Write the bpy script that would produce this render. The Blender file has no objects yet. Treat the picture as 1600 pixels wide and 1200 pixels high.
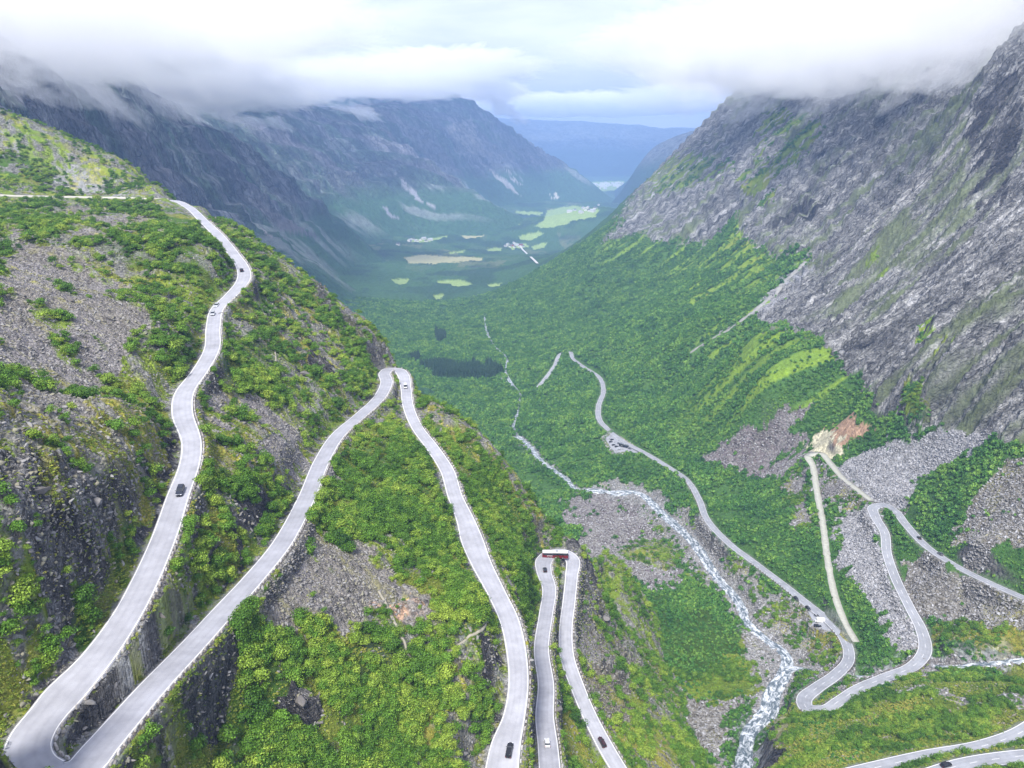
import bpy, bmesh, math, random, time
import numpy as np
from mathutils import Vector, Matrix

RES = 1.0
random.seed(7)
rng = np.random.default_rng(7)
scene = bpy.context.scene
col = scene.collection

# ------------------------------------------------------------------ camera
PITCH = math.radians(17.3)
F = 1250.0                       # focal length in pixels of the 1600 x 1200 photograph
S, Cc = math.sin(PITCH), math.cos(PITCH)
cam_d = bpy.data.cameras.new("camera")
cam_d.sensor_width = 36.0
cam_d.lens = 36.0 * F / 1600.0
cam_d.clip_start = 0.5
cam_d.clip_end = 60000
cam = bpy.data.objects.new("camera", cam_d)
col.objects.link(cam)
cam.location = (0, 0, 0)
cam.rotation_euler = (math.pi / 2 - PITCH, 0, 0)
scene.camera = cam

# ------------------------------------------------------------------ sky and sun
SUN_EL, SUN_ROT = math.radians(50), math.radians(193)
world = bpy.data.worlds.new("World")
scene.world = world
world.use_nodes = True
wn, wl = world.node_tree.nodes, world.node_tree.links
wn.clear()
w_out = wn.new("ShaderNodeOutputWorld")
w_bg = wn.new("ShaderNodeBackground")
w_bg.inputs["Strength"].default_value = 0.12
sky = wn.new("ShaderNodeTexSky")
sky.sky_type = 'NISHITA'
sky.sun_disc = False
sky.sun_elevation = SUN_EL
sky.sun_rotation = SUN_ROT
sky.air_density = 1.0
sky.dust_density = 1.5
tc = wn.new("ShaderNodeTexCoord")
mp = wn.new("ShaderNodeMapping")
mp.inputs["Scale"].default_value = (1.6, 1.6, 7.0)
n1 = wn.new("ShaderNodeTexNoise")
n1.inputs["Scale"].default_value = 1.7
n1.inputs["Detail"].default_value = 6
n1.inputs["Roughness"].default_value = 0.58
n1.inputs["Distortion"].default_value = 0.3
wl.new(tc.outputs["Generated"], mp.inputs["Vector"])
wl.new(mp.outputs["Vector"], n1.inputs["Vector"])
cr = wn.new("ShaderNodeValToRGB")      # the overcast itself: grey-lilac undersides to thin bright gaps
cr.color_ramp.elements[0].position = 0.38
cr.color_ramp.elements[0].color = (2.0, 2.12, 2.85, 1)
cr.color_ramp.elements[1].position = 0.62
cr.color_ramp.elements[1].color = (3.2, 3.25, 3.7, 1)
wl.new(n1.outputs["Fac"], cr.inputs["Fac"])
wm = wn.new("ShaderNodeMix"); wm.data_type = 'RGBA'
wm.inputs["Factor"].default_value = 0.9
wl.new(sky.outputs["Color"], wm.inputs["A"])
wl.new(cr.outputs["Color"], wm.inputs["B"])
wl.new(wm.outputs["Result"], w_bg.inputs["Color"])
wl.new(w_bg.outputs["Background"], w_out.inputs["Surface"])

sun_d = bpy.data.lights.new("sun", 'SUN')
sun_d.energy = 2.2
sun_d.angle = math.radians(10)
sun_d.color = (1.0, 0.96, 0.9)
sun = bpy.data.objects.new("sun", sun_d)
col.objects.link(sun)
az = SUN_ROT
sd = Vector((math.sin(az) * math.cos(SUN_EL), math.cos(az) * math.cos(SUN_EL), math.sin(SUN_EL)))
sun.rotation_euler = (-sd).to_track_quat('-Z', 'Y').to_euler()

vs = scene.view_settings
vs.view_transform = 'Standard'
vs.look = 'None'
vs.exposure = 1.6
vs.gamma = 1.0
scene.cycles.max_bounces = 9
scene.cycles.diffuse_bounces = 2
scene.cycles.volume_bounces = 7
scene.cycles.transparent_max_bounces = 8

# ------------------------------------------------------------------ small helpers
def ray(px, py):
    a, b = (px - 800) / F, (600 - py) / F
    return np.array((a, Cc + b * S, -S + b * Cc))

def pz(px, py, z):               # the point of height z seen at a pixel
    d = ray(px, py)
    return d * (z / d[2])

def pd(px, py, dep):             # the point of view depth dep seen at a pixel
    return ray(px, py) * dep

def project(x, y, z):
    dep = y * Cc - z * S
    dep = np.where(dep < 1, 1, dep)
    return 800 + F * x / dep, 600 - F * (y * S + z * Cc) / dep

def _h(ix, iy, seed):
    n = (ix.astype(np.int64) * 374761393 + iy.astype(np.int64) * 668265263 + seed * 1442695041) & 0xFFFFFFFF
    n = ((n ^ (n >> 13)) * 1274126177) & 0xFFFFFFFF
    return ((n ^ (n >> 16)) & 0xFFFF).astype(np.float32) / 65535.0

def vn(x, y, seed=0):
    x0, y0 = np.floor(x), np.floor(y)
    fx, fy = (x - x0).astype(np.float32), (y - y0).astype(np.float32)
    fx = fx * fx * (3 - 2 * fx); fy = fy * fy * (3 - 2 * fy)
    ix, iy = x0.astype(np.int64), y0.astype(np.int64)
    a, b = _h(ix, iy, seed), _h(ix + 1, iy, seed)
    c, d = _h(ix, iy + 1, seed), _h(ix + 1, iy + 1, seed)
    return (a + (b - a) * fx) * (1 - fy) + (c + (d - c) * fx) * fy

def fbm(x, y, octv=4, seed=0, gain=0.5):
    s, amp, t = 0, 1.0, 0.0
    for o in range(octv):
        ca, sa = math.cos(o * 0.7), math.sin(o * 0.7)
        s = s + amp * vn((x * ca - y * sa) * 2 ** o + 17.3 * o, (x * sa + y * ca) * 2 ** o, seed + o)
        t += amp; amp *= gain
    return s / t

def ridged(x, y, octv=4, seed=0, gain=0.5):
    s, amp, t = 0, 1.0, 0.0
    for o in range(octv):
        ca, sa = math.cos(o * 0.5), math.sin(o * 0.5)
        v = vn((x * ca - y * sa) * 2 ** o + 9.1 * o, (x * sa + y * ca) * 2 ** o, seed + o)
        s = s + amp * (1 - np.abs(2 * v - 1)); t += amp; amp *= gain
    return s / t

def sstep(a, b, x):
    t = np.clip((x - a) / (b - a), 0, 1)
    return t * t * (3 - 2 * t)

def tag(o, label=None, cat=None, group=None, kind=None):
    if label: o["label"] = label
    if cat: o["category"] = cat
    if group: o["group"] = group
    if kind: o["kind"] = kind
    return o

def mat(name, base=(0.5, 0.5, 0.5), rough=0.7, metal=0.0, noise=None, spec=0.3, emit=None):
    m = bpy.data.materials.new(name); m.use_nodes = True
    nt = m.node_tree; b = nt.nodes["Principled BSDF"]
    b.inputs["Base Color"].default_value = (*base, 1)
    b.inputs["Roughness"].default_value = rough
    b.inputs["Metallic"].default_value = metal
    b.inputs["Specular IOR Level"].default_value = spec
    if noise:
        sc, amt = noise
        t = nt.nodes.new("ShaderNodeTexCoord"); n = nt.nodes.new("ShaderNodeTexNoise")
        n.inputs["Scale"].default_value = sc; n.inputs["Detail"].default_value = 5
        nt.links.new(t.outputs["Object"], n.inputs["Vector"])
        r = nt.nodes.new("ShaderNodeMix"); r.data_type = 'RGBA'
        r.inputs["A"].default_value = (*[c * (1 - amt) for c in base], 1)
        r.inputs["B"].default_value = (*[min(1, c * (1 + amt)) for c in base], 1)
        nt.links.new(n.outputs["Fac"], r.inputs["Factor"])
        nt.links.new(r.outputs["Result"], b.inputs["Base Color"])
    return m

def mesh_obj(name, V, Fc, m=None, parent=None, smooth=False, uv=None):
    me = bpy.data.meshes.new(name)
    V = np.asarray(V, np.float32)
    if isinstance(Fc, np.ndarray):
        k = Fc.shape[1]; nf = len(Fc)
        me.vertices.add(len(V)); me.vertices.foreach_set("co", V.ravel())
        me.loops.add(nf * k); me.loops.foreach_set("vertex_index", Fc.astype(np.int32).ravel())
        me.polygons.add(nf)
        me.polygons.foreach_set("loop_start", np.arange(0, nf * k, k, dtype=np.int32))
        me.polygons.foreach_set("loop_total", np.full(nf, k, np.int32))
        if smooth: me.polygons.foreach_set("use_smooth", np.ones(nf, bool))
        me.update(calc_edges=True)
    else:
        me.from_pydata([tuple(map(float, v)) for v in V], [], Fc)
        if smooth: me.polygons.foreach_set("use_smooth", np.ones(len(me.polygons), bool))
        me.update()
    if m: me.materials.append(m)
    o = bpy.data.objects.new(name, me); col.objects.link(o)
    if parent: o.parent = parent
    return o

def box(name, lo, hi, m):
    (a, b, c), (d, e, f) = lo, hi
    V = [(a, b, c), (d, b, c), (d, e, c), (a, e, c), (a, b, f), (d, b, f), (d, e, f), (a, e, f)]
    return mesh_obj(name, V, [(3, 2, 1, 0), (4, 5, 6, 7), (0, 1, 5, 4), (1, 2, 6, 5), (2, 3, 7, 6), (3, 0, 4, 7)], m)

def set_attr(o, name, arr, kind='FLOAT'):
    if kind == 'FLOAT':
        a = o.data.attributes.new(name, 'FLOAT', 'POINT'); a.data.foreach_set("value", arr.astype(np.float32).ravel())
    else:
        a = o.data.attributes.new(name, 'FLOAT_COLOR', 'POINT')
        c = np.ones((len(arr), 4), np.float32); c[:, :3] = arr
        a.data.foreach_set("color", c.ravel())

def in_poly(px, py, poly):
    P = np.asarray(poly, float)
    out = np.zeros(px.shape, bool)
    bb = (px > P[:, 0].min()) & (px < P[:, 0].max()) & (py > P[:, 1].min()) & (py < P[:, 1].max())
    idx = np.nonzero(bb)[0]
    if len(idx) == 0: return out
    x, y = px[idx], py[idx]; r = np.zeros(len(idx), bool)
    j = len(P) - 1
    for i in range(len(P)):
        xi, yi, xj, yj = *P[i], *P[j]
        if yi != yj:
            r ^= ((yi > y) != (yj > y)) & (x < (xj - xi) * (y - yi) / (yj - yi) + xi)
        j = i
    out[idx] = r
    return out

# ------------------------------------------------------------------ roads: pixel, height and width of stations
def catmull(P, step):
    P = np.asarray(P, float); Q = []
    E = np.vstack([2 * P[0] - P[1], P, 2 * P[-1] - P[-2]])
    for i in range(1, len(E) - 2):
        p0, p1, p2, p3 = E[i - 1], E[i], E[i + 1], E[i + 2]
        # centripetal, safe for uneven spacing
        def tj(ti, a, b): return ti + max(np.linalg.norm((b - a)[:3]), 1e-3) ** 0.5
        t0 = 0; t1 = tj(t0, p0, p1); t2 = tj(t1, p1, p2); t3 = tj(t2, p2, p3)
        n = max(2, int(np.linalg.norm((p2 - p1)[:3]) / step))
        for k in range(n):
            t = t1 + (t2 - t1) * k / n
            A1 = (t1 - t) / (t1 - t0) * p0 + (t - t0) / (t1 - t0) * p1
            A2 = (t2 - t) / (t2 - t1) * p1 + (t - t1) / (t2 - t1) * p2
            A3 = (t3 - t) / (t3 - t2) * p2 + (t - t2) / (t3 - t2) * p3
            B1 = (t2 - t) / (t2 - t0) * A1 + (t - t0) / (t2 - t0) * A2
            B2 = (t3 - t) / (t3 - t1) * A2 + (t - t1) / (t3 - t1) * A3
            Q.append((t2 - t) / (t2 - t1) * B1 + (t - t1) / (t2 - t1) * B2)
    Q.append(P[-1])
    return np.array(Q)

# (px, py, z, width)
ROADS = {
 'near': [
  [(0, 306, -42, 5), (70, 308, -44, 5), (150, 309, -45.5, 5), (225, 311, -47, 5), (268, 313, -49, 5.5), (292, 322, -50.5, 6), (318, 345, -53.5, 6), (345, 372, -58, 6.4), (366, 398, -63.5, 6.4),
   (380, 420, -68, 7), (379, 440, -70, 7), (362, 460, -72.5, 6.4), (340, 482, -75.5, 6.2), (333, 512, -78, 6.2), (331, 545, -80, 6.3), (312, 580, -82, 6.3), (289, 612, -84.5, 6.8), (285, 645, -86, 6.8), (299, 690, -88, 6), (296, 725, -89.5, 6),
   (278, 775, -91.5, 6.2), (258, 835, -93.5, 6.4), (228, 905, -95.5, 6.6), (196, 965, -97, 6.8), (150, 1030, -98.5, 7.6), (100, 1085, -100, 9), (76, 1113, -100.8, 8.2), (52, 1145, -101.5, 8.2), (42, 1175, -102.2, 8.0), (54, 1202, -102.8, 7.9), (88, 1215, -103.2, 7.9), (126, 1202, -103.6, 7.6), (157, 1168, -104, 7.2), (190, 1130, -105, 7), (240, 1073, -106.5, 6.8),
   (300, 1010, -108.5, 6.6), (350, 955, -110.5, 6.6), (398, 902, -112.5, 6.4), (440, 850, -114.5, 6.4), (478, 780, -117.5, 6.4), (503, 720, -120.5, 6.6), (528, 680, -123, 6.6), (562, 650, -125.5, 6.6), (592, 622, -128, 6.8), (604, 597, -130, 7), (601, 583, -130.8, 7), (609, 577, -131.3, 7),
   (622, 578, -131.8, 7), (630, 586, -132.4, 7), (634, 605, -133.4, 6.2), (638, 635, -135, 6), (652, 668, -137.5, 6), (676, 700, -140, 6.4), (699, 736, -143, 6.6), (711, 775, -146, 6.6), (727, 812, -148.5, 7.6), (738, 845, -150.5, 9), (752, 880, -152.5, 8), (775, 925, -155.5, 7), (796, 970, -158.5, 7),
   (807, 1020, -161.5, 6.8), (810, 1070, -164.5, 6.6), (803, 1120, -167.5, 7), (790, 1165, -170, 9), (782, 1215, -173, 10)],
  [(860, 1215, -183.5, 7), (856, 1165, -185.5, 6.8), (851, 1120, -187, 6.6), (853, 1070, -189, 6.2), (846, 1015, -191, 6.2), (853, 960, -193.5, 6.2), (858, 920, -196, 6.6), (850, 893, -197.5, 7.5), (850, 876, -198.6, 8.5), (862, 866, -199.6, 8.5), (880, 864, -200.4, 8), (894, 874, -201.2, 7.5), (893, 900, -202.5, 6.4),
   (889, 940, -205.5, 6.2), (884, 985, -208.5, 6.2), (886, 1025, -211.5, 6.4), (901, 1070, -215, 6.2), (922, 1120, -219, 6.2), (948, 1170, -223, 6.6), (975, 1215, -226.5, 6.6)],
 ],
 'valley': [
  [(1300, 1216, -233, 6.5), (1370, 1199, -232.5, 6.5), (1450, 1181, -231.5, 6.5), (1530, 1167, -230, 6.5), (1590, 1147, -229, 6.5), (1640, 1115, -227, 6.5)],
  [(1420, 1222, -222, 6.5), (1500, 1196, -221.5, 6.5), (1570, 1184, -220.5, 6.5), (1660, 1176, -219, 6.5)],
  [(1680, 965, -236, 5.5), (1600, 934, -238.5, 5.3), (1545, 910, -241, 5.3), (1490, 882, -244, 5.4), (1447, 853, -247, 5.6), (1416, 820, -250, 6), (1398, 798, -251.5, 6.4), (1381, 789, -252.5, 7), (1365, 793, -253.4, 7.4), (1368, 808, -254, 7), (1382, 832, -256, 6.4), (1386, 865, -258.5, 6.2), (1400, 905, -261.5, 6.2), (1422, 950, -265, 6.2), (1440, 985, -268, 6.8), (1445, 1017, -270, 7.2),
   (1425, 1042, -272, 7), (1380, 1060, -274, 6.6), (1340, 1077, -276, 6.6), (1310, 1096, -277.5, 6.4), (1288, 1109, -278.8, 6.8), (1262, 1107, -280, 8), (1257, 1092, -281, 8), (1276, 1075, -282, 7.2), (1306, 1054, -284, 6.8), (1326, 1030, -286, 6.6), (1320, 1000, -288, 6.6), (1297, 972, -290, 7), (1262, 944, -292.5, 6.8), (1225, 914, -295.5, 6.2), (1180, 880, -299, 6),
   (1138, 848, -303, 6), (1105, 812, -307, 6), (1092, 780, -310.5, 6), (1073, 750, -314, 6), (1040, 727, -318, 6), (1005, 706, -322.5, 6), (978, 692, -326, 6), (955, 675, -329.5, 6), (937, 656, -333.5, 6.6), (935, 636, -337.5, 6.6), (943, 610, -344, 6), (935, 588, -351, 6), (912, 573, -357, 6), (895, 560, -363, 6), (889, 550, -367, 7), (878, 552, -370, 7), (866, 572, -375, 6), (853, 590, -380, 6), (838, 608, -385, 6)],
 ],
 'track': [
  [(1338, 1003, -287.5, 4), (1322, 975, -286, 4), (1306, 935, -283, 4.2), (1294, 880, -279, 4.5), (1286, 820, -275, 4.8), (1276, 765, -271, 5), (1270, 728, -268, 5.6), (1264, 712, -266, 7), (1280, 708, -263.5, 7), (1296, 722, -261.5, 6), (1315, 745, -259, 5), (1340, 765, -256.5, 4.6), (1362, 782, -254.3, 4.4)],
 ],
}
RP = {}
for k, lst in ROADS.items():
    RP[k] = [catmull([(*pz(px, py, z), w) for px, py, z, w in st], 1.0) for st in lst]
# the car park and the lay-by widen the valley road
LAYBY = [(1262, 953, -292.6), (1270, 971, -292.6), (1268, 977, -292.6), (1288, 984, -291), (1305, 988, -289.6), (1308, 982, -289.4), (1296, 971, -290.4), (1280, 957, -291.6)]
CARPARK = [(946, 684, -329), (950, 692, -329), (961, 708, -329), (972, 707, -328.6), (985, 709, -327.5), (1000, 706, -323.6), (990, 697, -324.6), (975, 688, -327), (958, 676, -329.3)]

RIVER = [(790, 480, -424, 12), (762, 490, -420, 10), (760, 515, -412, 10), (772, 540, -404, 9), (792, 560, -398, 9), (790, 580, -393, 9), (800, 600, -388, 9), (812, 615, -384, 9), (806, 655, -371, 9), (802, 670, -367, 10), (830, 700, -358, 11), (848, 722, -352, 11), (882, 745, -346, 10), (905, 765, -341, 9),
         (950, 768, -338, 9), (992, 768, -335, 12), (1040, 806, -328, 14), (1085, 848, -322, 13), (1120, 900, -317, 12), (1155, 940, -313, 11), (1168, 972, -310, 10), (1200, 1000, -307, 11), (1228, 1022, -305, 12), (1226, 1050, -303, 14), (1208, 1080, -301, 16), (1200, 1110, -299, 16), (1172, 1140, -296, 14), (1165, 1170, -292, 14), (1160, 1215, -282, 14)]
SIDE = [(1700, 1020, -250, 6.3), (1600, 1030, -258, 7.1), (1540, 1036, -263, 7.1), (1480, 1042, -269, 7.6), (1440, 1036, -274, 8.4), (1400, 1046, -279, 9.2), (1355, 1058, -285, 10.5), (1325, 1056, -289, 9.2), (1290, 1052, -294, 8.4), (1250, 1044, -301, 8.4), (1226, 1044, -303.5, 12.6)]
BRAID = [(992, 768, -335, 6), (965, 772, -335.5, 7), (935, 764, -338.5, 7), (905, 765, -341, 6)]
BRAID2 = [(812, 615, -384, 6), (795, 600, -388, 8), (782, 590, -391, 9), (772, 572, -396, 8), (765, 562, -399, 6)]
WP = [catmull([(*pz(px, py, z), w * (.72 if z < -309 else .62)) for px, py, z, w in st], 3.0) for st in (RIVER, SIDE, BRAID, BRAID2)]

# ------------------------------------------------------------------ height fields: thin-plate splines through surveyed points
def tps(pts, vals, q, smooth=1e-4):
    n = len(pts)
    def U(r2): return np.where(r2 > 0, 0.5 * r2 * np.log(np.maximum(r2, 1e-12)), 0)
    d2 = ((pts[:, None] - pts[None]) ** 2).sum(-1)
    A = np.zeros((n + 3, n + 3)); A[:n, :n] = U(d2) + np.eye(n) * smooth
    A[:n, n] = 1; A[:n, n + 1:] = pts; A[n, :n] = 1; A[n + 1:, :n] = pts.T
    b = np.zeros(n + 3); b[:n] = vals
    w = np.linalg.solve(A, b)
    out = np.zeros(len(q))
    for i in range(0, len(q), 4000):
        k = U(((q[i:i + 4000, None] - pts[None]) ** 2).sum(-1))
        out[i:i + 4000] = k @ w[:n] + w[n] + q[i:i + 4000] @ w[n + 1:]
    return out

def tolog(P):
    P = np.asarray(P)
    return np.stack([np.arctan2(P[..., 0], P[..., 1]), np.log(np.hypot(P[..., 0], P[..., 1]))], -1)

class Sheet:
    """A height field over bearing and distance, finer near than far."""
    def __init__(s, name, th0, th1, r0, r1, nth, nr):
        s.name = name
        s.nth, s.nr = int(nth * RES), int(nr * RES)
        s.th = np.linspace(math.radians(th0), math.radians(th1), s.nth)
        s.lr = np.linspace(math.log(r0), math.log(r1), s.nr)
        T, L = np.meshgrid(s.th, s.lr, indexing='ij')
        R = np.exp(L)
        s.x, s.y = R * np.sin(T), R * np.cos(T); s.r = R
    def fit(s, P, cn=150, cm=170, smooth=1e-4):
        P = np.asarray(P, float)
        uv = tolog(P)
        ct = np.linspace(s.th[0], s.th[-1], cn); cl = np.linspace(s.lr[0], s.lr[-1], cm)
        Tq, Lq = np.meshgrid(ct, cl, indexing='ij')
        z = tps(uv, P[:, 2], np.stack([Tq.ravel(), Lq.ravel()], 1), smooth).reshape(cn, cm)
        fi = np.interp(s.th, ct, np.arange(cn)); fj = np.interp(s.lr, cl, np.arange(cm))
        s.z = s._bicubic(z, fi, fj)
    @staticmethod
    def _bicubic(z, fi, fj):
        def axis(z, f, n):
            i = np.clip(np.floor(f).astype(int), 0, n - 2); t = (f - i)[:, None]
            p0, p1, p2, p3 = z[np.clip(i - 1, 0, n - 1)], z[i], z[i + 1], z[np.clip(i + 2, 0, n - 1)]
            return 0.5 * (2 * p1 + (p2 - p0) * t + (2 * p0 - 5 * p1 + 4 * p2 - p3) * t * t + (3 * p1 - p0 - 3 * p2 + p3) * t ** 3)
        a = axis(z, fi, z.shape[0]); return axis(a.T, fj, z.shape[1]).T
    def window(s, x, y, rad):
        r = math.hypot(x, y); t = math.atan2(x, y)
        dt = (s.th[-1] - s.th[0]) / (s.nth - 1); dl = (s.lr[-1] - s.lr[0]) / (s.nr - 1)
        i = (t - s.th[0]) / dt; j = (math.log(r) - s.lr[0]) / dl
        wi, wj = rad / r / dt + 1, rad / r / dl + 1
        a, b, c, d = int(max(0, i - wi)), int(min(s.nth, i + wi + 1)), int(max(0, j - wj)), int(min(s.nr, j + wj + 1))
        if a >= b or c >= d: return None
        return slice(a, b), slice(c, d)
    def line_field(s, lines, rad, stride=1):
        D = np.full(s.x.shape, 1e9, np.float32); Z = np.zeros(s.x.shape, np.float32)
        for L in lines:
            for p in L[::stride]:
                w = s.window(p[0], p[1], rad + p[3])
                if w is None: continue
                d = np.hypot(s.x[w] - p[0], s.y[w] - p[1]) - p[3] / 2
                m = d < D[w]
                D[w] = np.where(m, d, D[w]); Z[w] = np.where(m, p[2], Z[w])
        return D, Z
    def sample(s, x, y, arr=None):
        arr = s.z if arr is None else arr
        t = np.arctan2(x, y); l = np.log(np.hypot(x, y))
        fi = (t - s.th[0]) / (s.th[1] - s.th[0]); fj = (l - s.lr[0]) / (s.lr[1] - s.lr[0])
        ok = (fi > 0) & (fi < s.nth - 1) & (fj > 0) & (fj < s.nr - 1)
        i = np.clip(np.floor(fi).astype(int), 0, s.nth - 2); j = np.clip(np.floor(fj).astype(int), 0, s.nr - 2)
        u, v = np.clip(fi - i, 0, 1), np.clip(fj - j, 0, 1)
        z = (arr[i, j] * (1 - u) + arr[i + 1, j] * u) * (1 - v) + (arr[i, j + 1] * (1 - u) + arr[i + 1, j + 1] * u) * v
        return z, ok
    def build(s, m):
        V = np.stack([s.x, s.y, s.z], -1).reshape(-1, 3)
        I = np.arange(s.nth * s.nr).reshape(s.nth, s.nr)
        Q = np.stack([I[:-1, :-1], I[:-1, 1:], I[1:, 1:], I[1:, :-1]], -1).reshape(-1, 4)
        s.obj = mesh_obj(s.name, V, Q, m, smooth=True)
        return s.obj

def zz(lst): return [pz(*p) for p in lst]
def dd(lst): return [pd(*p) for p in lst]
def thin(P, n): return [p[:3] for p in P[::n]]

def behind(lst, k=1.1, drop=45):
    out = []
    for px, py, z in lst:
        p = pz(px, py, z); q = p * k; q[2] = min(p[2], q[2]) - drop; out.append(q)
    return out
def behind_d(lst, k=1.1, drop=45):
    out = []
    for px, py, d in lst:
        p = pd(px, py, d); q = p * k; q[2] = min(p[2], q[2]) - drop; out.append(q)
    return out

# near hillside on the left, with the upper switchbacks
A = Sheet("hillside", -52, 24, 62, 1000, 1500, 1500)
sky_d = [(-120, 130, 720), (0, 172, 700), (100, 225, 690), (200, 276, 680), (262, 300, 660)]
sky_z = [(330, 333, -56), (385, 368, -66), (440, 412, -79), (520, 472, -99), (570, 510, -111), (607, 545, -123), (640, 588, -134), (690, 640, -141), (740, 690, -157), (790, 740, -170), (830, 782, -180), (868, 822, -190)]
PA = []
for L in RP['near']: PA += thin(L, 14)
PA += dd(sky_d) + zz(sky_z) + behind_d(sky_d, 1.12, 20) + behind(sky_z, 1.13, 75) + behind(sky_z, 1.35, 190)
PA += behind([(872, 832, -193), (905, 852, -200)], 1.10, 70)
PA += zz([(868, 836, -195), (900, 850, -198.5)])
PA += zz([(100, 900, -79), (0, 1000, -72), (0, 800, -67), (0, 600, -59), (0, 400, -48), (150, 600, -74), (200, 450, -64), (100, 450, -55), (0, 480, -53), (150, 350, -50), (-150, 700, -55), (-150, 500, -47), (-150, 1000, -65),
          (60, 1040, -80), (130, 960, -84), (200, 860, -84), (230, 760, -82), (180, 700, -76), (240, 680, -80)])
PA += zz([(-150, 1200, -96), (-60, 1260, -104), (60, 1320, -106), (200, 1300, -116), (160, 1240, -111), (240, 1215, -118), (-250, 1100, -80), (-300, 1300, -95)])
PA += [np.array(p) for p in [(-60, 30, -88), (-45, 45, -98), (-20, 58, -104), (20, 60, -120), (-90, 60, -88), (-75, 25, -80), (40, 120, -165)]]
PA += dd([(100, 262, 668), (0, 232, 655), (0, 282, 622), (200, 297, 655), (-150, 250, 640), (-150, 335, 480)])
PA += zz([(480, 470, -93), (430, 500, -91), (540, 540, -115), (440, 600, -104), (380, 640, -98), (560, 580, -124), (450, 700, -108), (370, 780, -102),
          (600, 800, -131), (560, 900, -132), (640, 700, -135), (450, 1000, -124), (520, 1120, -138), (650, 1000, -146), (700, 1100, -157), (300, 1130, -122), (420, 1180, -137), (620, 1190, -152), (600, 1280, -155), (400, 1300, -140), (720, 900, -149),
          (780, 850, -165), (820, 900, -176), (815, 960, -176), (830, 1040, -176), (828, 1130, -178),
          (872, 960, -198), (868, 1020, -198), (875, 1080, -203), (880, 1140, -207),
          (925, 905, -228), (935, 960, -232), (920, 990, -224), (960, 1050, -240), (955, 1105, -232), (1000, 1160, -243), (990, 1090, -252), (985, 1010, -262), (960, 930, -262), (935, 880, -262), (1040, 1120, -268), (1060, 1190, -262), (1020, 1210, -245),
          (1010, 960, -325), (970, 880, -330), (1060, 1060, -330), (1110, 1150, -335), (1140, 1230, -330), (1100, 1000, -360), (1000, 850, -370)])
A.fit(PA, smooth=3e-5)

# valley floor and the big slope on the right
B = Sheet("valley_ground", -24, 44, 150, 13000, 1250, 1700)
PB = []
for L in RP['valley']: PB += thin(L, 25)
PB += thin(RP['track'][0], 30)
for L in WP: PB += thin(L, 12)
PB += zz([(900, 500, -372), (1000, 500, -305), (1000, 550, -318), (1000, 620, -335), (1100, 600, -285), (1100, 500, -245), (1100, 700, -312), (1200, 600, -228), (1200, 500, -192), (1200, 700, -283), (1200, 800, -295), (1100, 780, -318), (1150, 850, -305),
          (780, 470, -428), (850, 420, -362), (700, 560, -412), (640, 560, -412), (760, 640, -388), (850, 790, -348), (880, 700, -348), (820, 640, -377), (850, 650, -370), (930, 830, -335), (1000, 880, -325), (1010, 960, -308), (950, 950, -306), (1000, 1050, -304), (1100, 1120, -303), (1120, 1060, -305), (1100, 960, -313), (700, 620, -408),
          (700, 443, -480), (640, 443, -478), (690, 380, -512), (620, 400, -492), (560, 480, -440), (780, 400, -500), (830, 400, -478), (870, 330, -545), (800, 345, -535), (930, 340, -480), (950, 318, -540), (945, 292, -600), (1000, 292, -600), (900, 296, -600), (820, 440, -440), (740, 500, -440),
          (1270, 520, -206), (1350, 640, -222), (1400, 450, -158), (1560, 690, -190), (1500, 600, -172), (1600, 600, -158), (1600, 400, -96), (1500, 450, -134), (1600, 780, -205), (1450, 700, -220), (1500, 850, -228), (1350, 700, -246), (1300, 670, -251), (1400, 640, -208), (1450, 600, -180),
          (1270, 400, -168), (1100, 380, -215), (950, 380, -262), (1200, 400, -190), (1250, 760, -283), (1330, 850, -271), (1340, 930, -276), (1350, 800, -262), (1380, 980, -274), (1400, 900, -262), (1440, 900, -258), (1500, 930, -254), (1560, 980, -251), (1420, 850, -253),
          (1290, 1085, -279.5), (1330, 1060, -281), (1230, 1090, -290), (1225, 1120, -287), (1250, 1150, -262), (1210, 1140, -280), (1240, 1180, -250), (1200, 1180, -275), (1300, 1150, -255), (1450, 1100, -246), (1600, 1080, -237), (1400, 1150, -242), (1560, 1130, -236), (1350, 1250, -222), (1200, 1230, -240), (1500, 1215, -219), (1600, 1240, -213), (1260, 985, -299), (1280, 1020, -299), (1230, 965, -301), (1200, 940, -303.5), (1160, 905, -306.5), (1125, 870, -310), (1075, 815, -318), (1040, 770, -325),
          (960, 730, -332), (1000, 740, -329), (900, 800, -341), (1100, 1200, -292), (1130, 1240, -282), (1480, 1010, -262), (1550, 1015, -257)])
PB += dd([(964, 338, 2300), (1012, 292, 2280), (1062, 250, 2250), (1135, 192, 2200), (1200, 140, 2100), (1300, 140, 1750), (1450, 110, 1350), (1600, 70, 1000), (1480, 40, 1500), (1140, 300, 1700), (1050, 330, 1950), (1400, 300, 1050), (1250, 250, 1500), (1550, 300, 850), (1600, 200, 850), (1330, 380, 1060), (1350, 520, 800),
          (1750, 600, 480), (1750, 400, 560), (1780, 200, 680), (1750, 50, 800), (1750, 780, 430), (1750, 950, 400), (1900, 300, 560), (1250, 90, 2150), (1165, 150, 2300), (1190, 130, 2500), (1500, 190, 1000), (1530, 130, 980)])
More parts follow.
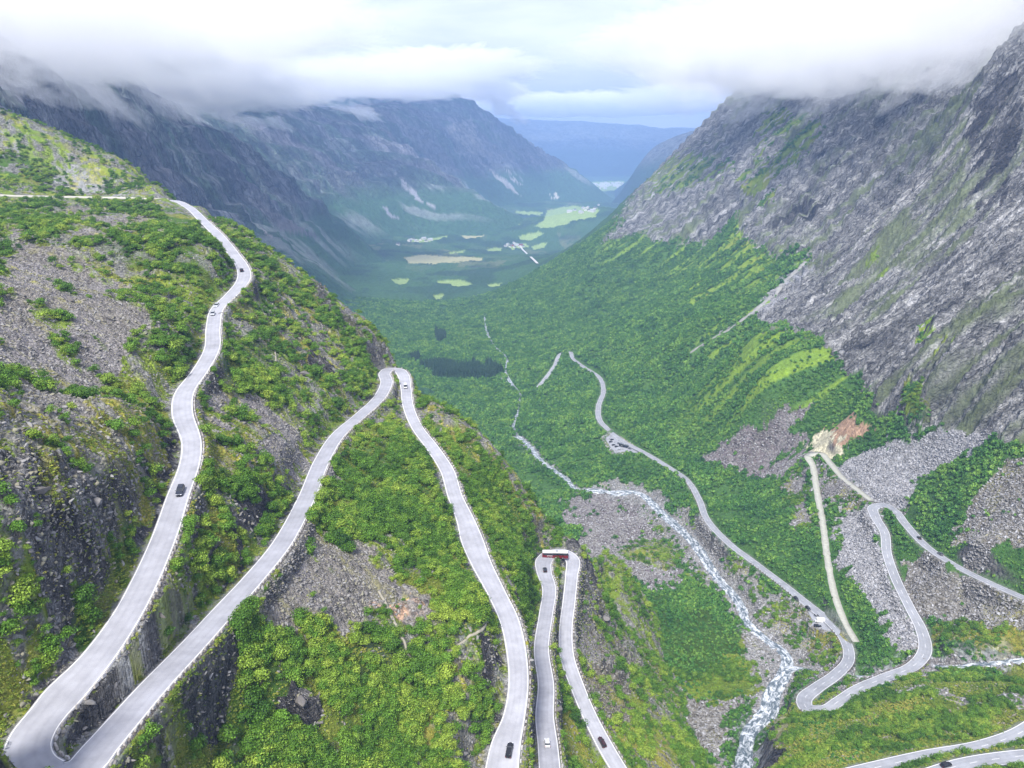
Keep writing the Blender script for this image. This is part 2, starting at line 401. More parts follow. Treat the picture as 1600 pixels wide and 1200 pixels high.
PB += [np.array(p) for p in [(900, 2700, 60), (560, 2900, -190), (480, 3300, -420), (900, 3400, -120), (300, 4200, -545), (500, 5000, -570), (900, 5000, -600), (900, 7000, -620), (1500, 7000, -600), (1700, 9000, -620), (1300, 3500, 100), (700, 12500, -600), (2500, 12500, -600), (0, 12500, -600), (-2000, 12000, -560), (-900, 3000, -430), (-500, 1200, -420), (-400, 800, -420), (-250, 500, -380), (-100, 200, -300), (60, 160, -230), (0, 350, -340)]]
B.fit(PB, cn=200, cm=260, smooth=3e-5)

# the wall of mountains on the left of the valley
C = Sheet("mountain_wall", -44, 16, 850, 10500, 1250, 750)
front = [(-150, 70, 1250), (0, 60, 1350), (0, 170, 1150), (100, 120, 1650), (100, 225, 1420), (200, 130, 2050), (200, 280, 1700), (300, 186, 2600), (350, 212, 2720), (400, 246, 2850), (450, 278, 2950), (500, 312, 3050), (300, 300, 2150), (400, 330, 2480), (440, 395, 2300), (380, 400, 2050), (250, 220, 2150), (540, 352, 3180),
         (440, 170, 4300), (400, 172, 3900), (540, 178, 4800), (600, 184, 5200), (560, 260, 4350), (500, 240, 4000), (600, 320, 4050), (660, 184, 5700), (700, 178, 6400), (737, 160, 6700), (768, 184, 6900), (785, 192, 7000), (812, 214, 7100), (845, 236, 7250), (875, 252, 7400), (902, 272, 7600), (925, 290, 7700), (690, 260, 5450), (740, 220, 6200), (760, 290, 6000), (830, 290, 6700), (650, 250, 4900), (700, 310, 5000)]
PC = dd(front)
PC += zz([(520, 450, -425), (590, 500, -452), (600, 405, -492), (640, 372, -500), (700, 345, -518), (780, 330, -535), (850, 318, -548), (945, 308, -590), (560, 420, -470), (560, 560, -440), (450, 520, -400)])
PC += behind_d([(300, 186, 2600), (350, 212, 2720), (400, 246, 2850), (450, 278, 2950), (500, 312, 3050)], 1.12, 110)
PC += behind_d([(785, 192, 7000), (812, 214, 7100), (845, 236, 7250), (875, 252, 7400), (902, 272, 7600), (925, 290, 7700)], 1.1, 130)
PC += behind_d([(785, 192, 7000), (845, 236, 7250), (902, 272, 7600)], 1.3, 330)
for px, py, d in [(0, 60, 1500), (100, 120, 1850), (200, 130, 2300), (440, 170, 4700), (540, 186, 5300), (740, 178, 7300), (-150, 70, 1400)]:
    p = pd(px, py, d); p[2] += 20; PC.append(p); q = p * 1.2; q[2] = p[2]; PC.append(q)
PC += zz([(700, 560, -470), (760, 440, -560), (880, 360, -620), (620, 560, -470), (960, 300, -640), (1000, 296, -680)])
C.fit(PC, cn=170, cm=170, smooth=3e-5)

# spur on the right beyond the big slope, and the ridge across the fjord
E = Sheet("mountain_spur", 4, 24, 4800, 9500, 300, 300)
PE = dd([(972, 300, 6900), (985, 272, 6850), (1000, 253, 6800), (1030, 226, 6700), (1060, 215, 6600), (1085, 212, 6500), (1110, 200, 6400), (1160, 190, 6200), (1010, 290, 6300), (1050, 270, 6000), (1100, 260, 5600)])
PE += zz([(960, 316, -560), (940, 330, -640), (1000, 330, -560), (930, 300, -720)])
PE += behind_d([(972, 300, 6900), (985, 272, 6850), (1000, 253, 6800), (1030, 226, 6700)], 1.1, 120)
PE += behind_d([(1060, 215, 6600), (1085, 212, 6500), (1160, 190, 6200)], 1.15, 20)
E.fit(PE, cn=60, cm=60)
Dm = Sheet("far_ridge", -20, 24, 11200, 16000, 500, 160)
PD = dd([(x, y, 13600) for x, y in [(300, 200), (600, 196), (700, 200), (790, 192), (830, 195), (870, 199), (920, 197), (980, 200), (1030, 207), (1100, 205), (1300, 200)]])
PD += [np.array(p * 0.85) * np.array([1, 1, 0]) + np.array([0, 0, -640]) for p in PD[:]]
PD += [np.array(p * 0.93) * np.array([1, 1, 0]) + np.array([0, 0, -330]) for p in PD[:11]]
PD += [p * 1.15 + np.array([0, 0, -150]) for p in PD[:11]]
Dm.fit(PD, cn=80, cm=60)

# ------------------------------------------------------------------ ground cover, surveyed from the photograph
COL = dict(grass=(.17, .245, .03), moss=(.30, .29, .05), bush=(.06, .12, .018), forest=(.07, .16, .035), scree=(.22, .205, .20), purple=(.17, .145, .15), pale=(.27, .275, .29), rock=(.29, .29, .285),
           dark=(.09, .088, .09), dirt=(.46, .30, .20), cream=(.62, .58, .42), gravel=(.29, .295, .285), brown=(.17, .155, .125), lime=(.22, .34, .035), field=(.26, .36, .12), tan=(.38, .37, .2))
A_ZONES = [  # (kind, bush density, stoniness, polygon)
 ('moss', .12, .55, [(0, 585), (60, 640), (170, 600), (262, 640), (276, 720), (240, 765), (180, 740), (100, 700), (0, 700)]),
 ('bush', .8, 0, [(130, 372), (180, 350), (330, 392), (364, 430), (330, 450), (250, 430), (150, 400)]),
 ('bush', .6, 0, [(0, 230), (120, 270), (235, 300), (130, 300), (0, 290)]),
 ('grass', .12, .25, [(0, 172), (100, 225), (262, 300), (235, 300), (100, 262), (0, 225)]),
 ('bush', .75, 0, [(0, 312), (60, 312), (160, 312), (260, 318), (320, 360), (355, 410), (300, 385), (270, 365), (130, 318), (60, 330), (140, 390), (60, 370), (0, 345)]),
 ('scree', 0, 1, [(0, 350), (50, 365), (95, 402), (190, 450), (243, 490), (228, 535), (190, 560), (165, 600), (140, 655), (60, 640), (0, 590)]),
 ('scree', 0, 1, [(60, 312), (130, 318), (262, 366), (270, 384), (200, 376), (120, 352)]),
 ('gravel', .05, .7, [(0, 200), (90, 250), (200, 300), (225, 306), (120, 290), (0, 230)]),
 ('bush', .7, 0, [(385, 380), (440, 420), (520, 490), (600, 555), (590, 580), (540, 620), (470, 600), (420, 500), (385, 470), (400, 430)]),
 ('bush', .85, 0, [(345, 530), (420, 545), (445, 600), (420, 640), (345, 615), (325, 580)]),
 ('moss', .25, .5, [(430, 470), (500, 510), (560, 560), (520, 600), (450, 580), (420, 520)]),
 ('rock', .05, 1, [(490, 440), (560, 505), (607, 546), (604, 562), (560, 530), (500, 470), (470, 425)]),
 ('scree', 0, 1, [(306, 612), (350, 610), (430, 652), (495, 692), (490, 722), (455, 748), (425, 715), (370, 670), (318, 645)]),
 ('bush', .8, 0, [(335, 770), (415, 740), (455, 775), (425, 850), (380, 890), (300, 865), (305, 800)]),
 ('moss', .3, .4, [(320, 660), (400, 700), (450, 760), (400, 745), (330, 760), (312, 700)]),
 ('scree', .05, 1, [(508, 695), (548, 690), (542, 760), (505, 800), (478, 790), (492, 740)]),
 ('scree', 0, 1, [(428, 880), (500, 850), (590, 900), (645, 935), (625, 960), (655, 1010), (600, 1015), (545, 985), (480, 955), (400, 965), (365, 965), (400, 915)]),
 ('dirt', .1, .8, [(560, 985), (605, 975), (650, 1010), (620, 1030), (575, 1010)]),
 ('gravel', .06, 1, [(78, 1150), (110, 1100), (170, 1040), (235, 980), (300, 940), (330, 955), (300, 1000), (230, 1075), (190, 1120), (150, 1165), (100, 1182)]),
 ('bush', .95, 0, [(540, 690), (600, 655), (640, 700), (690, 750), (712, 800), (715, 850), (770, 930), (785, 985), (730, 960), (650, 920), (600, 885), (520, 865), (465, 825), (500, 775), (545, 745)]),
 ('bush', .9, 0, [(655, 600), (690, 650), (740, 700), (800, 760), (868, 830), (845, 860), (845, 960), (815, 960), (780, 880), (740, 790), (700, 700), (655, 640)]),
 ('moss', .3, .3, [(640, 590), (700, 645), (790, 735), (868, 825), (830, 800), (740, 710), (650, 620)]),
 ('bush', .9, 0, [(345, 975), (450, 965), (560, 1000), (650, 1060), (700, 1130), (640, 1210), (250, 1210), (225, 1140), (290, 1050)]),
 ('bush', .75, 0, [(600, 860), (700, 930), (780, 1000), (785, 1060), (740, 1040), (650, 990), (600, 930)]),
 ('bush', .95, 0, [(55, 840), (130, 800), (170, 805), (240, 770), (265, 790), (220, 870), (190, 905), (130, 950), (50, 945)]),
 ('rock', .05, 1, [(0, 720), (50, 715), (110, 740), (170, 762), (170, 815), (120, 830), (60, 845), (30, 900), (0, 905)]),
 ('dark', .02, 1, [(0, 935), (60, 960), (130, 965), (190, 905), (215, 885), (222, 900), (190, 955), (140, 1025), (85, 1085), (30, 1150), (0, 1150)]),
 ('dark', .08, 1, [(262, 640), (284, 660), (292, 700), (280, 760), (255, 810), (240, 800), (262, 740), (268, 690)]),
 ('dark', .1, .8, [(420, 1085), (470, 1075), (510, 1085), (495, 1115), (440, 1118)]),
 ('dark', .1, .9, [(405, 770), (440, 765), (430, 810), (400, 850), (370, 890), (355, 905), (385, 850)]),
 ('dark', .1, .9, [(450, 565), (500, 570), (540, 600), (510, 610), (460, 590)]),
 ('dark', 0, 1, [(836, 832), (868, 840), (905, 850), (925, 880), (928, 930), (912, 905), (900, 862), (848, 858)]),
 ('rock', .1, 1, [(905, 880), (930, 930), (950, 970), (940, 1010), (905, 1000), (898, 940)]),
 ('brown', .25, 1, [(905, 1000), (960, 1010), (1000, 1060), (1010, 1130), (970, 1150), (930, 1100), (900, 1040)]),
 ('moss', .3, .5, [(860, 880), (880, 885), (880, 940), (868, 1000), (885, 1060), (925, 1160), (900, 1210), (880, 1210), (865, 1100), (858, 1000), (866, 940)]),
 ('moss', .3, .6, [(818, 990), (840, 960), (840, 1040), (846, 1140), (838, 1210), (820, 1210), (822, 1100), (826, 1040)]),
 ('dark', .02, 1, [(745, 1000), (790, 1010), (800, 1060), (795, 1110), (768, 1180), (755, 1150), (775, 1080)]),
 ('moss', .35, .5, [(640, 1020), (740, 1060), (770, 1130), (700, 1200), (640, 1200), (690, 1120)]),
 ('moss', .3, .4, [(960, 1120), (1040, 1160), (1060, 1210), (960, 1210)]),
]
B_ZONES = [
 ('rock', .0, 1, [(935, 388), (975, 372), (1010, 375), (1045, 388), (1062, 382), (1085, 390), (1120, 372), (1150, 335), (1158, 378), (1185, 388), (1208, 402), (1245, 398), (1272, 402), (1240, 432), (1200, 465), (1180, 500), (1230, 512), (1272, 522), (1300, 550), (1345, 595), (1360, 640), (1430, 652), (1500, 655), (1560, 690), (1620, 692), (2200, 700), (2200, -900), (1000, -900), (1050, 200), (1000, 285)]),
 ('lime', .25, 0, [(1120, 395), (1150, 345), (1165, 380), (1210, 404), (1255, 402), (1215, 440), (1150, 470), (1090, 480), (1060, 450)]),
 ('grass', .6, 0, [(1010, 278), (1060, 240), (1140, 250), (1120, 280), (1060, 300), (1020, 310)]),
 ('grass', .3, .2, [(1190, 160), (1290, 195), (1270, 230), (1200, 290), (1175, 250)]),
 ('grass', .3, .2, [(1150, 270), (1230, 260), (1215, 330), (1165, 310)]),
 ('lime', .2, .3, [(1430, 505), (1470, 515), (1500, 535), (1490, 555), (1440, 540)]),
 ('grass', .2, .4, [(1350, 390), (1380, 385), (1385, 420), (1355, 430)]),
 ('grass', .4, .3, [(1400, 600), (1430, 590), (1470, 625), (1440, 650), (1400, 640)]),
 ('pale', 0, 1, [(1264, 402), (1275, 406), (1200, 478), (1100, 540), (1075, 556), (1150, 505), (1185, 480), (1225, 438)]),
 ('dark', 0, 1, [(1500, 200), (1535, 150), (1600, 90), (1600, 230), (1560, 330), (1500, 330), (1480, 290), (1520, 250)]),
 ('dark', 0, 1, [(1215, 345), (1245, 310), (1310, 318), (1260, 350), (1220, 362)]),
 ('dark', 0, 1, [(1400, 630), (1420, 655), (1445, 662), (1430, 668), (1402, 650)]),
 ('pale', 0, 1, [(1310, 722), (1350, 700), (1430, 672), (1500, 656), (1565, 690), (1520, 705), (1440, 735), (1410, 780), (1390, 785), (1330, 765)]),
 ('scree', .15, 1, [(1300, 730), (1330, 760), (1410, 790), (1400, 800), (1360, 790), (1310, 745)]),
 ('pale', .02, 1, [(1290, 800), (1330, 782), (1362, 800), (1376, 850), (1392, 910), (1430, 975), (1438, 1005), (1410, 1015), (1385, 970), (1345, 960), (1330, 900), (1300, 850)]),
 ('scree', .1, 1, [(1272, 712), (1300, 730), (1350, 785), (1300, 790), (1282, 760)]),
 ('scree', .3, 1, [(1225, 755), (1262, 745), (1275, 820), (1250, 830), (1225, 790)]),
 ('brown', .02, 1, [(1405, 880), (1445, 868), (1520, 905), (1600, 945), (1700, 970), (1700, 985), (1600, 985), (1500, 978), (1450, 985), (1420, 930)]),
 ('moss', .25, .4, [(1450, 980), (1600, 985), (1700, 985), (1700, 1012), (1600, 1015), (1500, 1012), (1455, 1010)]),
 ('purple', .03, 1, [(1090, 712), (1130, 695), (1185, 655), (1235, 662), (1250, 690), (1180, 745), (1130, 732)]),
 ('purple', .05, 1, [(1175, 745), (1255, 702), (1262, 718), (1205, 752)]),
 ('purple', .1, 1, [(1175, 655), (1215, 630), (1260, 620), (1230, 660)]),
 ('cream', .03, .6, [(1240, 700), (1262, 690), (1300, 672), (1335, 690), (1312, 715), (1290, 700), (1262, 705)]),
 ('dirt', .02, .4, [(1282, 672), (1325, 652), (1350, 665), (1330, 695), (1300, 680)]),
 ('brown', .12, 1, [(1520, 790), (1560, 735), (1600, 715), (1700, 700), (1700, 870), (1600, 850), (1540, 860), (1490, 850)]),
 ('gravel', .12, 1, [(925, 760), (960, 745), (1010, 755), (1060, 790), (1110, 840), (1165, 890), (1230, 945), (1262, 975), (1240, 1000), (1300, 1005), (1310, 1035), (1270, 1060), (1225, 1100), (1190, 1110), (1165, 1090), (1150, 1000), (1120, 930), (1050, 850), (985, 800)]),
 ('moss', .45, .3, [(1262, 990), (1300, 985), (1325, 1010), (1315, 1030), (1265, 1020)]),
 ('purple', .1, 1, [(880, 775), (935, 768), (985, 800), (1045, 850), (1075, 900), (1050, 925), (1000, 915), (930, 905), (900, 850)]),
 ('brown', .2, 1, [(960, 1005), (1010, 1010), (1070, 1060), (1120, 1060), (1160, 1010), (1165, 1090), (1140, 1160), (1100, 1210), (1030, 1150)]),
 ('lime', .5, .1, [(1060, 1050), (1150, 1000), (1180, 1080), (1150, 1100), (1090, 1090)]),
 ('bush', 1, 0, [(915, 905), (990, 915), (1060, 945), (1140, 965), (1155, 1010), (1085, 1062), (1040, 1040), (985, 1005), (930, 960)]),
 ('grass', .75, .15, [(1190, 1120), (1240, 1110), (1290, 1118), (1360, 1080), (1430, 1050), (1700, 1040), (1700, 1300), (1150, 1300), (1190, 1200)]),
 ('lime', .1, 0, [(1270, 1100), (1330, 1058), (1345, 1062), (1318, 1085), (1292, 1112)]),
 ('gravel', .05, .7, [(1400, 1078), (1450, 1080), (1520, 1098), (1600, 1096), (1700, 1096), (1700, 1108), (1560, 1108), (1470, 1098)]),
 ('dark', 0, 1, [(1180, 1160), (1215, 1140), (1225, 1180), (1205, 1210), (1185, 1200)]),
 ('tan', .1, .2, [(1190, 1120), (1235, 1128), (1240, 1160), (1205, 1150)]),
 ('scree', .15, 1, [(1300, 1010), (1335, 1040), (1380, 1050), (1440, 1025), (1600, 1018), (1700, 1012), (1700, 1032), (1600, 1042), (1470, 1052), (1400, 1062), (1330, 1062), (1225, 1056), (1225, 1030)]),
]
FIELDS = [('field', [(680, 440), (700, 438), (725, 441), (740, 447), (720, 450), (690, 446)]), ('field', [(610, 437), (640, 435), (634, 446), (618, 445)]), ('tan', [(630, 404), (660, 398), (710, 402), (755, 404), (735, 409), (680, 414), (640, 413)]),
          ('tan', [(716, 366), (735, 363), (760, 364), (752, 372), (728, 374)]), ('field', [(636, 376), (665, 374), (700, 369), (690, 374), (672, 380), (640, 380)]), ('field', [(855, 330), (880, 323), (900, 322), (936, 329), (930, 340), (900, 345), (860, 358), (835, 355), (848, 345)]),
          ('field', [(785, 349), (800, 346), (812, 352), (800, 355)]), ('field', [(810, 370), (840, 362), (850, 366), (830, 376), (812, 374)]), ('field', [(790, 384), (820, 380), (828, 386), (800, 391)]), ('field', [(806, 330), (850, 332), (845, 337), (806, 335)]),
          ('tan', [(735, 406), (755, 405), (750, 410), (738, 410)]), ('field', [(760, 446), (785, 444), (780, 449), (764, 450)]), ('field', [(700, 395), (728, 393), (724, 397), (702, 398)]), ('field', [(760, 390), (785, 388), (782, 394), (764, 394)]), ('field', [(830, 385), (856, 378), (850, 388), (834, 392)]),
          ('field', [(676, 463), (692, 460), (696, 466), (682, 469)]), ('field', [(925, 284), (975, 283), (978, 295), (940, 300), (925, 292)])]

def paint(s, zones, base, bd0, st0, jit, fcol=None):
    x, y, z = s.x.ravel(), s.y.ravel(), s.z.ravel()
    px, py = project(x, y, z)
    r = s.r.ravel()
    sc = np.clip(r / 250, 0.6, 8)
    j1 = fbm(x / (6 * 1), y / 6, 3, 51) - .5; j2 = fbm(x / 6 + 50, y / 6, 3, 61) - .5
    k1 = fbm(x / 30, y / 30, 2, 53) - .5; k2 = fbm(x / 30 + 50, y / 30, 2, 63) - .5
    px = px + (j1 * 75 * jit + k1 * 95 * jit) / np.sqrt(sc); py = py + (j2 * 60 * jit + k2 * 65 * jit) / np.sqrt(sc)
    n = len(x)
    alb = np.empty((n, 3), np.float32); alb[:] = COL[base]
    bush = np.full(n, bd0, np.float32); stone = np.full(n, st0, np.float32); kind = np.zeros(n, np.int16)
    names = list(COL); kind[:] = names.index(base)
    for kn, bd, st, poly in zones:
        m = in_poly(px, py, poly)
        alb[m] = COL[kn]; bush[m] = bd; stone[m] = st; kind[m] = names.index(kn)
    sh = s.x.shape
    return alb.reshape(sh + (3,)), bush.reshape(sh), stone.reshape(sh), kind.reshape(sh)

KN = list(COL)
def isk(kind, *ns):
    m = np.zeros(kind.shape, bool)
    for n in ns: m |= kind == KN.index(n)
    return m.astype(np.float32)
def blur(a, n=2):
    for _ in range(n):
        b = a.copy(); b[1:-1] = (a[:-2] + 2 * a[1:-1] + a[2:]) / 4
        a = b.copy(); a[:, 1:-1] = (b[:, :-2] + 2 * b[:, 1:-1] + b[:, 2:]) / 4
    return a
def mixc(alb, w, c):
    return alb * (1 - w[..., None]) + np.array(c, np.float32) * w[..., None]

def finish(s, alb, bush, stone, m, crag=None):
    s.build(m)
    set_attr(s.obj, "albedo", alb.reshape(-1, 3), 'C')
    set_attr(s.obj, "stone", stone.ravel())
    set_attr(s.obj, "crag", (crag if crag is not None else stone * 0).ravel())
    tag(s.obj, kind="structure")

# ---- sheet A
alb, bush, stone, kind = paint(A, A_ZONES, 'grass', .32, .3, 1.0)
nearD, nearZ = A.line_field(RP['near'], 22)
x, y = A.x, A.y
off = np.where(A.r > 470, sstep(1.0, 21, nearD), sstep(1.0, 14, nearD)) * sstep(112, 165, A.r)
rock = blur(isk(kind, 'rock', 'dark', 'brown'), 3); scr = blur(isk(kind, 'scree', 'gravel', 'purple'), 2)
patch = fbm(x / 22, y / 22, 4, 5)
big = fbm(x / 70, y / 70, 3, 90) - .5
rr = ridged(x / 26, y / 19, 4, 33, .55) - .64
r2 = ridged(x / 7, y / 5, 3, 133, .6) - .64
small = fbm(x / 2.6, y / 2.6, 3, 44, .6) - .5
lumps = fbm(x / 9, y / 9, 3, 71) - .5
outc = sstep(.53, .62, ridged(x / 24 + 7, y / 17, 4, 203) ) * (1 - scr) * sstep(.0, .3, 1 - bush)       # rocky outcrops in the heath
A.z = A.z + off * np.clip(520 / A.r, .4, 1) * (8 * big + rr * (2 + 7 * rock) + r2 * (0.8 + 2.2 * rock + 1.2 * outc) + lumps * 2.2 + outc * 1.2) + sstep(0.8, 4, nearD) * np.where((A.r > 470) & (A.x < -130), sstep(4, 20, nearD), 1) * small * (.55 + .6 * rock + .5 * scr)
def ledges(z, h, amt, wob):
    q = (z + wob) / h; f = q - np.floor(q)
    return z + (sstep(.25, .75, f) - f) * h * amt
crag = np.clip(rock * 1.2 + .35 * outc + .12, 0, 1) * (1 - scr) * off
A.z = ledges(A.z, 5.2, .85 * crag, 9 * fbm(x / 16, y / 16, 3, 921) + .25 * x)
A.z = ledges(A.z, 1.9, .7 * crag, 5 * fbm(x / 7, y / 7, 3, 922) - .2 * y)
# terraces cut and filled for the road
w = 1 - sstep(1.3, 8.0, nearD)
fill = (A.z < nearZ)
w = np.where(fill, 1 - sstep(1.2, 3.2, nearD), w)
A.z = A.z * (1 - w) + (nearZ - .25) * w
x0_, y0_ = x, y; x = x + .8 * A.z; y = y - .7 * A.z
g1 = fbm(x / 12, y / 12, 4, 11); g2 = fbm(x / 3.5, y / 3.5, 3, 12, .6); g3 = fbm(x / 1.3, y / 1.3, 2, 13)
veg = isk(kind, 'grass', 'bush', 'moss', 'lime')
alb = mixc(alb, veg * sstep(.45, .7, g1) * .55, COL['moss'])
alb = mixc(alb, veg * sstep(.5, .75, g2) * .5, (.07, .13, .02))
alb = mixc(alb, veg * sstep(.56, .68, fbm(x / 7, y / 7, 4, 15, .6)) * (1 - bush) * .8, COL['brown'])
alb = mixc(alb, outc * sstep(.35, .55, g2) * .9, (.19, .185, .18))
stone = np.maximum(stone, outc)
mossy = isk(kind, 'rock', 'brown', 'gravel', 'scree') * sstep(.55, .7, g1 * .6 + g2 * .4)
alb = mixc(alb, mossy * .75, COL['moss']); stone = stone * (1 - mossy * .7)
alb = mixc(alb, isk(kind, 'scree') * sstep(.5, .6, fbm(x / 14, y / 30, 3, 16)) * .5, COL['brown'])
tuft = isk(kind, 'scree', 'gravel', 'purple') * sstep(.60, .68, fbm(x / 10, y / 14, 4, 17, .6))
alb = mixc(alb, tuft * .9, COL['grass']); bush = np.maximum(bush, tuft * .6); stone = stone * (1 - tuft * .8)
x, y = x0_, y0_
# slope: bare rock wherever it gets steep
dzt = np.gradient(A.z, axis=0) / (A.r * (A.th[1] - A.th[0])); dzr = np.gradient(A.z, axis=1) / (A.r * (A.lr[1] - A.lr[0]))
slope = np.hypot(dzt, dzr)
st = sstep(2.4, 4.2, blur(slope, 1)) * sstep(.40, .60, fbm(x / 8, y / 8, 3, 907) + .1 * (slope > 5))
rc = mixc(np.broadcast_to(np.array((.17, .165, .16), np.float32), alb.shape), sstep(.4, .65, g2), (.09, .085, .08))
alb = alb * (1 - st[..., None]) + rc * st[..., None]
stone = np.maximum(stone, st); bush = bush * (1 - st); st_A = st
verge = (1 - sstep(.6, 3.0, nearD)) * (nearD < 4)
alb = mixc(alb, verge * sstep(.3, .6, g2) * .8, (.24, .24, .24))
bush = np.where((nearD < 1.6) | ((nearD < 20) & (A.r > 480) & (A.x < -200)), 0, bush)
alb *= (.75 + .5 * g3)[..., None] * (.8 + .4 * g2)[..., None]
A.bush, A.stone, A.alb, A.kind = bush, stone, alb, kind

# ---- sheet B
alb, bush, stone, kind = paint(B, B_ZONES, 'forest', .95, 0, .8)
wz = (B.r > 560) & (B.z > -300) & (B.x > 250) & ((kind == KN.index('lime')) | (kind == KN.index('grass')) | (kind == KN.index('dark')))
brk = wz & (fbm((B.x * .82 + B.y * .1) / 70, (B.y * .95 - B.x * .22 + .35 * B.z) / 18, 4, 431, .62) > .50)
upper = brk & ((B.z > -165) | (kind == KN.index('dark')))
alb[upper] = COL['rock']; stone[upper] = 1; bush[upper] = 0; kind[upper] = KN.index('rock')
lowr = brk & ~upper; alb[lowr] = COL['forest']; bush[lowr] = .9; kind[lowr] = KN.index('forest')
alb2, _, _, kf = paint(B, [(k, 0, 0, p) for k, p in FIELDS], 'forest', 0, 0, .12)
fm = (kf != KN.index('forest')) & (B.r > 2300)
alb = np.where(fm[..., None], alb2, alb); kind = np.where(fm, kf, kind); bush = np.where(fm, 0, bush)
vD, vZ = B.line_field(RP['valley'], 20)
tD, tZ = B.line_field(RP['track'], 12)
wD, wZ = B.line_field([WP[0], WP[1]] + [WP[2], WP[3]], 40)
x, y = B.x, B.y
ex = sstep(2, 18, vD) * sstep(2, 18, tD) * sstep(1, 20, wD)
rock = blur(isk(kind, 'rock', 'dark') * (B.r < 5000), 4)
# bedding and gullies running down the fall line of the right-hand wall
u = x * .82 + y * .10; v = y * .95 - x * .22
gl = ridged(u / 330, v / 62, 5, 301, .58) - .64
gl2 = ridged(u / 75, v / 16, 4, 311, .6) - .64
gl3 = ridged(u / 22, v / 6, 3, 331, .6) - .64
bigB = fbm(x / 160, y / 160, 4, 321) - .5
flat = sstep(-330, -200, B.z)
B.z = B.z + ex * (rock * np.clip((2600 - B.r) / 900, .35, 1) * (46 * gl + 28 * gl2 + 11 * gl3 + 16 * bigB) + (1 - rock) * flat * (9 * gl + 2 * gl2) + (1 - rock) * (5 * bigB + 1.5 * (fbm(x / 25, y / 25, 3, 341) - .5)) * np.where(B.r > 3500, 1.5, 1))
B.z = B.z + ex * (fbm(x / 3.2, y / 3.2, 3, 351, .6) - .5) * np.where(B.r < 1000, 1.0, 0) * (.6 + isk(kind, 'pale', 'scree', 'brown', 'gravel', 'purple'))
cg = rock * ex
B.z = ledges(B.z, 34, .55 * cg * sstep(900, 1500, B.r), .55 * x - .25 * y + 60 * fbm(x / 130, y / 130, 3, 931))
B.z = ledges(B.z, 11, .45 * cg, .6 * x - .3 * y + 26 * fbm(x / 45, y / 45, 3, 932))
B.z = ledges(B.z, 4, .6 * cg * (B.r < 1400), .6 * x + .2 * y + 9 * fbm(x / 15, y / 15, 3, 933))
canopy = isk(kind, 'forest', 'bush') * sstep(1500, 1900, B.r)
B.z = B.z + canopy * (vn(x / 7, y / 9, 361) * 5 + vn(x / 22, y / 30, 362) * 5)
w = 1 - sstep(1.3, 5.5, vD)
w = np.where(B.z < vZ, 1 - sstep(1.2, 4.5, vD), w)
B.z = B.z * (1 - w) + (vZ - .25) * w
w = 1 - sstep(.5, 5.5, tD); B.z = B.z * (1 - w) + (tZ - .1) * w
w = (1 - sstep(0, 8, wD)) * sstep(1.5, 4, vD); B.z = B.z * (1 - w) + (wZ - .7 - .8 * (wD < 0)) * w
for poly in (LAYBY, CARPARK):                   # level ground under the parking areas
    Q = np.array([pz(*p) for p in poly]); cx, cy = Q[:, 0].mean(), Q[:, 1].mean()
    A_ = np.c_[Q[:, :2], np.ones(len(Q))]; cf = np.linalg.lstsq(A_, Q[:, 2], rcond=None)[0]
    ins = in_poly(x.ravel(), y.ravel(), (Q[:, :2] - (cx, cy)) * 1.28 + (cx, cy)).reshape(x.shape)
    pl = cf[0] * x + cf[1] * y + cf[2] - .35
    B.z = np.where(ins, pl, B.z); bush = np.where(ins, 0, bush); kind = np.where(ins, KN.index('gravel'), kind)
x0_, y0_, u0_, v0_ = x, y, u, v; v = v + .35 * B.z; x = x + .5 * B.z; y = y - .5 * B.z
g1 = fbm(x / 40, y / 40, 4, 411); g2 = fbm(x / 9, y / 9, 4, 412, .6); g3 = fbm(x / 3, y / 3, 2, 413)
gs = fbm(u / 60, v / 14, 4, 415, .6)
isrock = isk(kind, 'rock')
ledge = isrock * sstep(.50, .60, gs * .5 + fbm(x / 120, y / 120, 3, 419) * .5)
alb = mixc(alb, isrock * sstep(.35, .7, fbm(u / 45, v / 7, 4, 416, .65)) * .9, (.5, .5, .5))
alb = mixc(alb, isrock * sstep(.55, .8, fbm(u / 30 + 9, v / 9, 4, 418, .6)) * .8, (.08, .08, .085))
alb = mixc(alb, ledge * .8, (.11, .15, .045)); stone = stone * (1 - ledge * .8)
forest = isk(kind, 'forest', 'bush')
dark_cliff = blur(sstep(2.2, 3.6, np.hypot(np.gradient(B.z, axis=0) / (B.r * (B.th[1] - B.th[0])), np.gradient(B.z, axis=1) / (B.r * (B.lr[1] - B.lr[0])))), 1)
alb = mixc(alb, isrock * dark_cliff * .45, (.10, .10, .105))
fing = forest * sstep(-345, -250, B.z) * sstep(.54, .66, fbm(u / 150, v / 22, 4, 425, .55)) * (B.r < 2300) * (B.y > 650)
alb = mixc(alb, fing * .9, COL['lime']); bush = bush * (1 - .88 * fing)
x, y = x0_, y0_
cidx = np.floor((x + 60 * fbm(x / 200, y / 200, 2, 441)) / 95) ; cidy = np.floor((y + 160 * fbm(x / 200, y / 200, 2, 442) + .8 * x) / 210)
hh = _h(cidx.astype(np.int64), cidy.astype(np.int64), 443); flatv = forest * (B.z < -462) * sstep(2600, 3100, B.r)
fsel = flatv * (hh < .48) * sstep(.33, .42, fbm(x / 30, y / 60, 3, 444)) * sstep(.34, .44, fbm(x / 500, y / 700, 2, 445))
alb = mixc(alb, fsel * (.45 + .45 * (hh < .2)), (.17, .24, .11)); alb = mixc(alb, fsel * (hh < .08) * .9, (.33, .31, .18)); kind = np.where(fsel > .5, KN.index('field'), kind); bush = np.where(fsel > .5, 0, bush)
alb = mixc(alb, forest * sstep(.5, .7, gs) * .4, (.09, .18, .04))
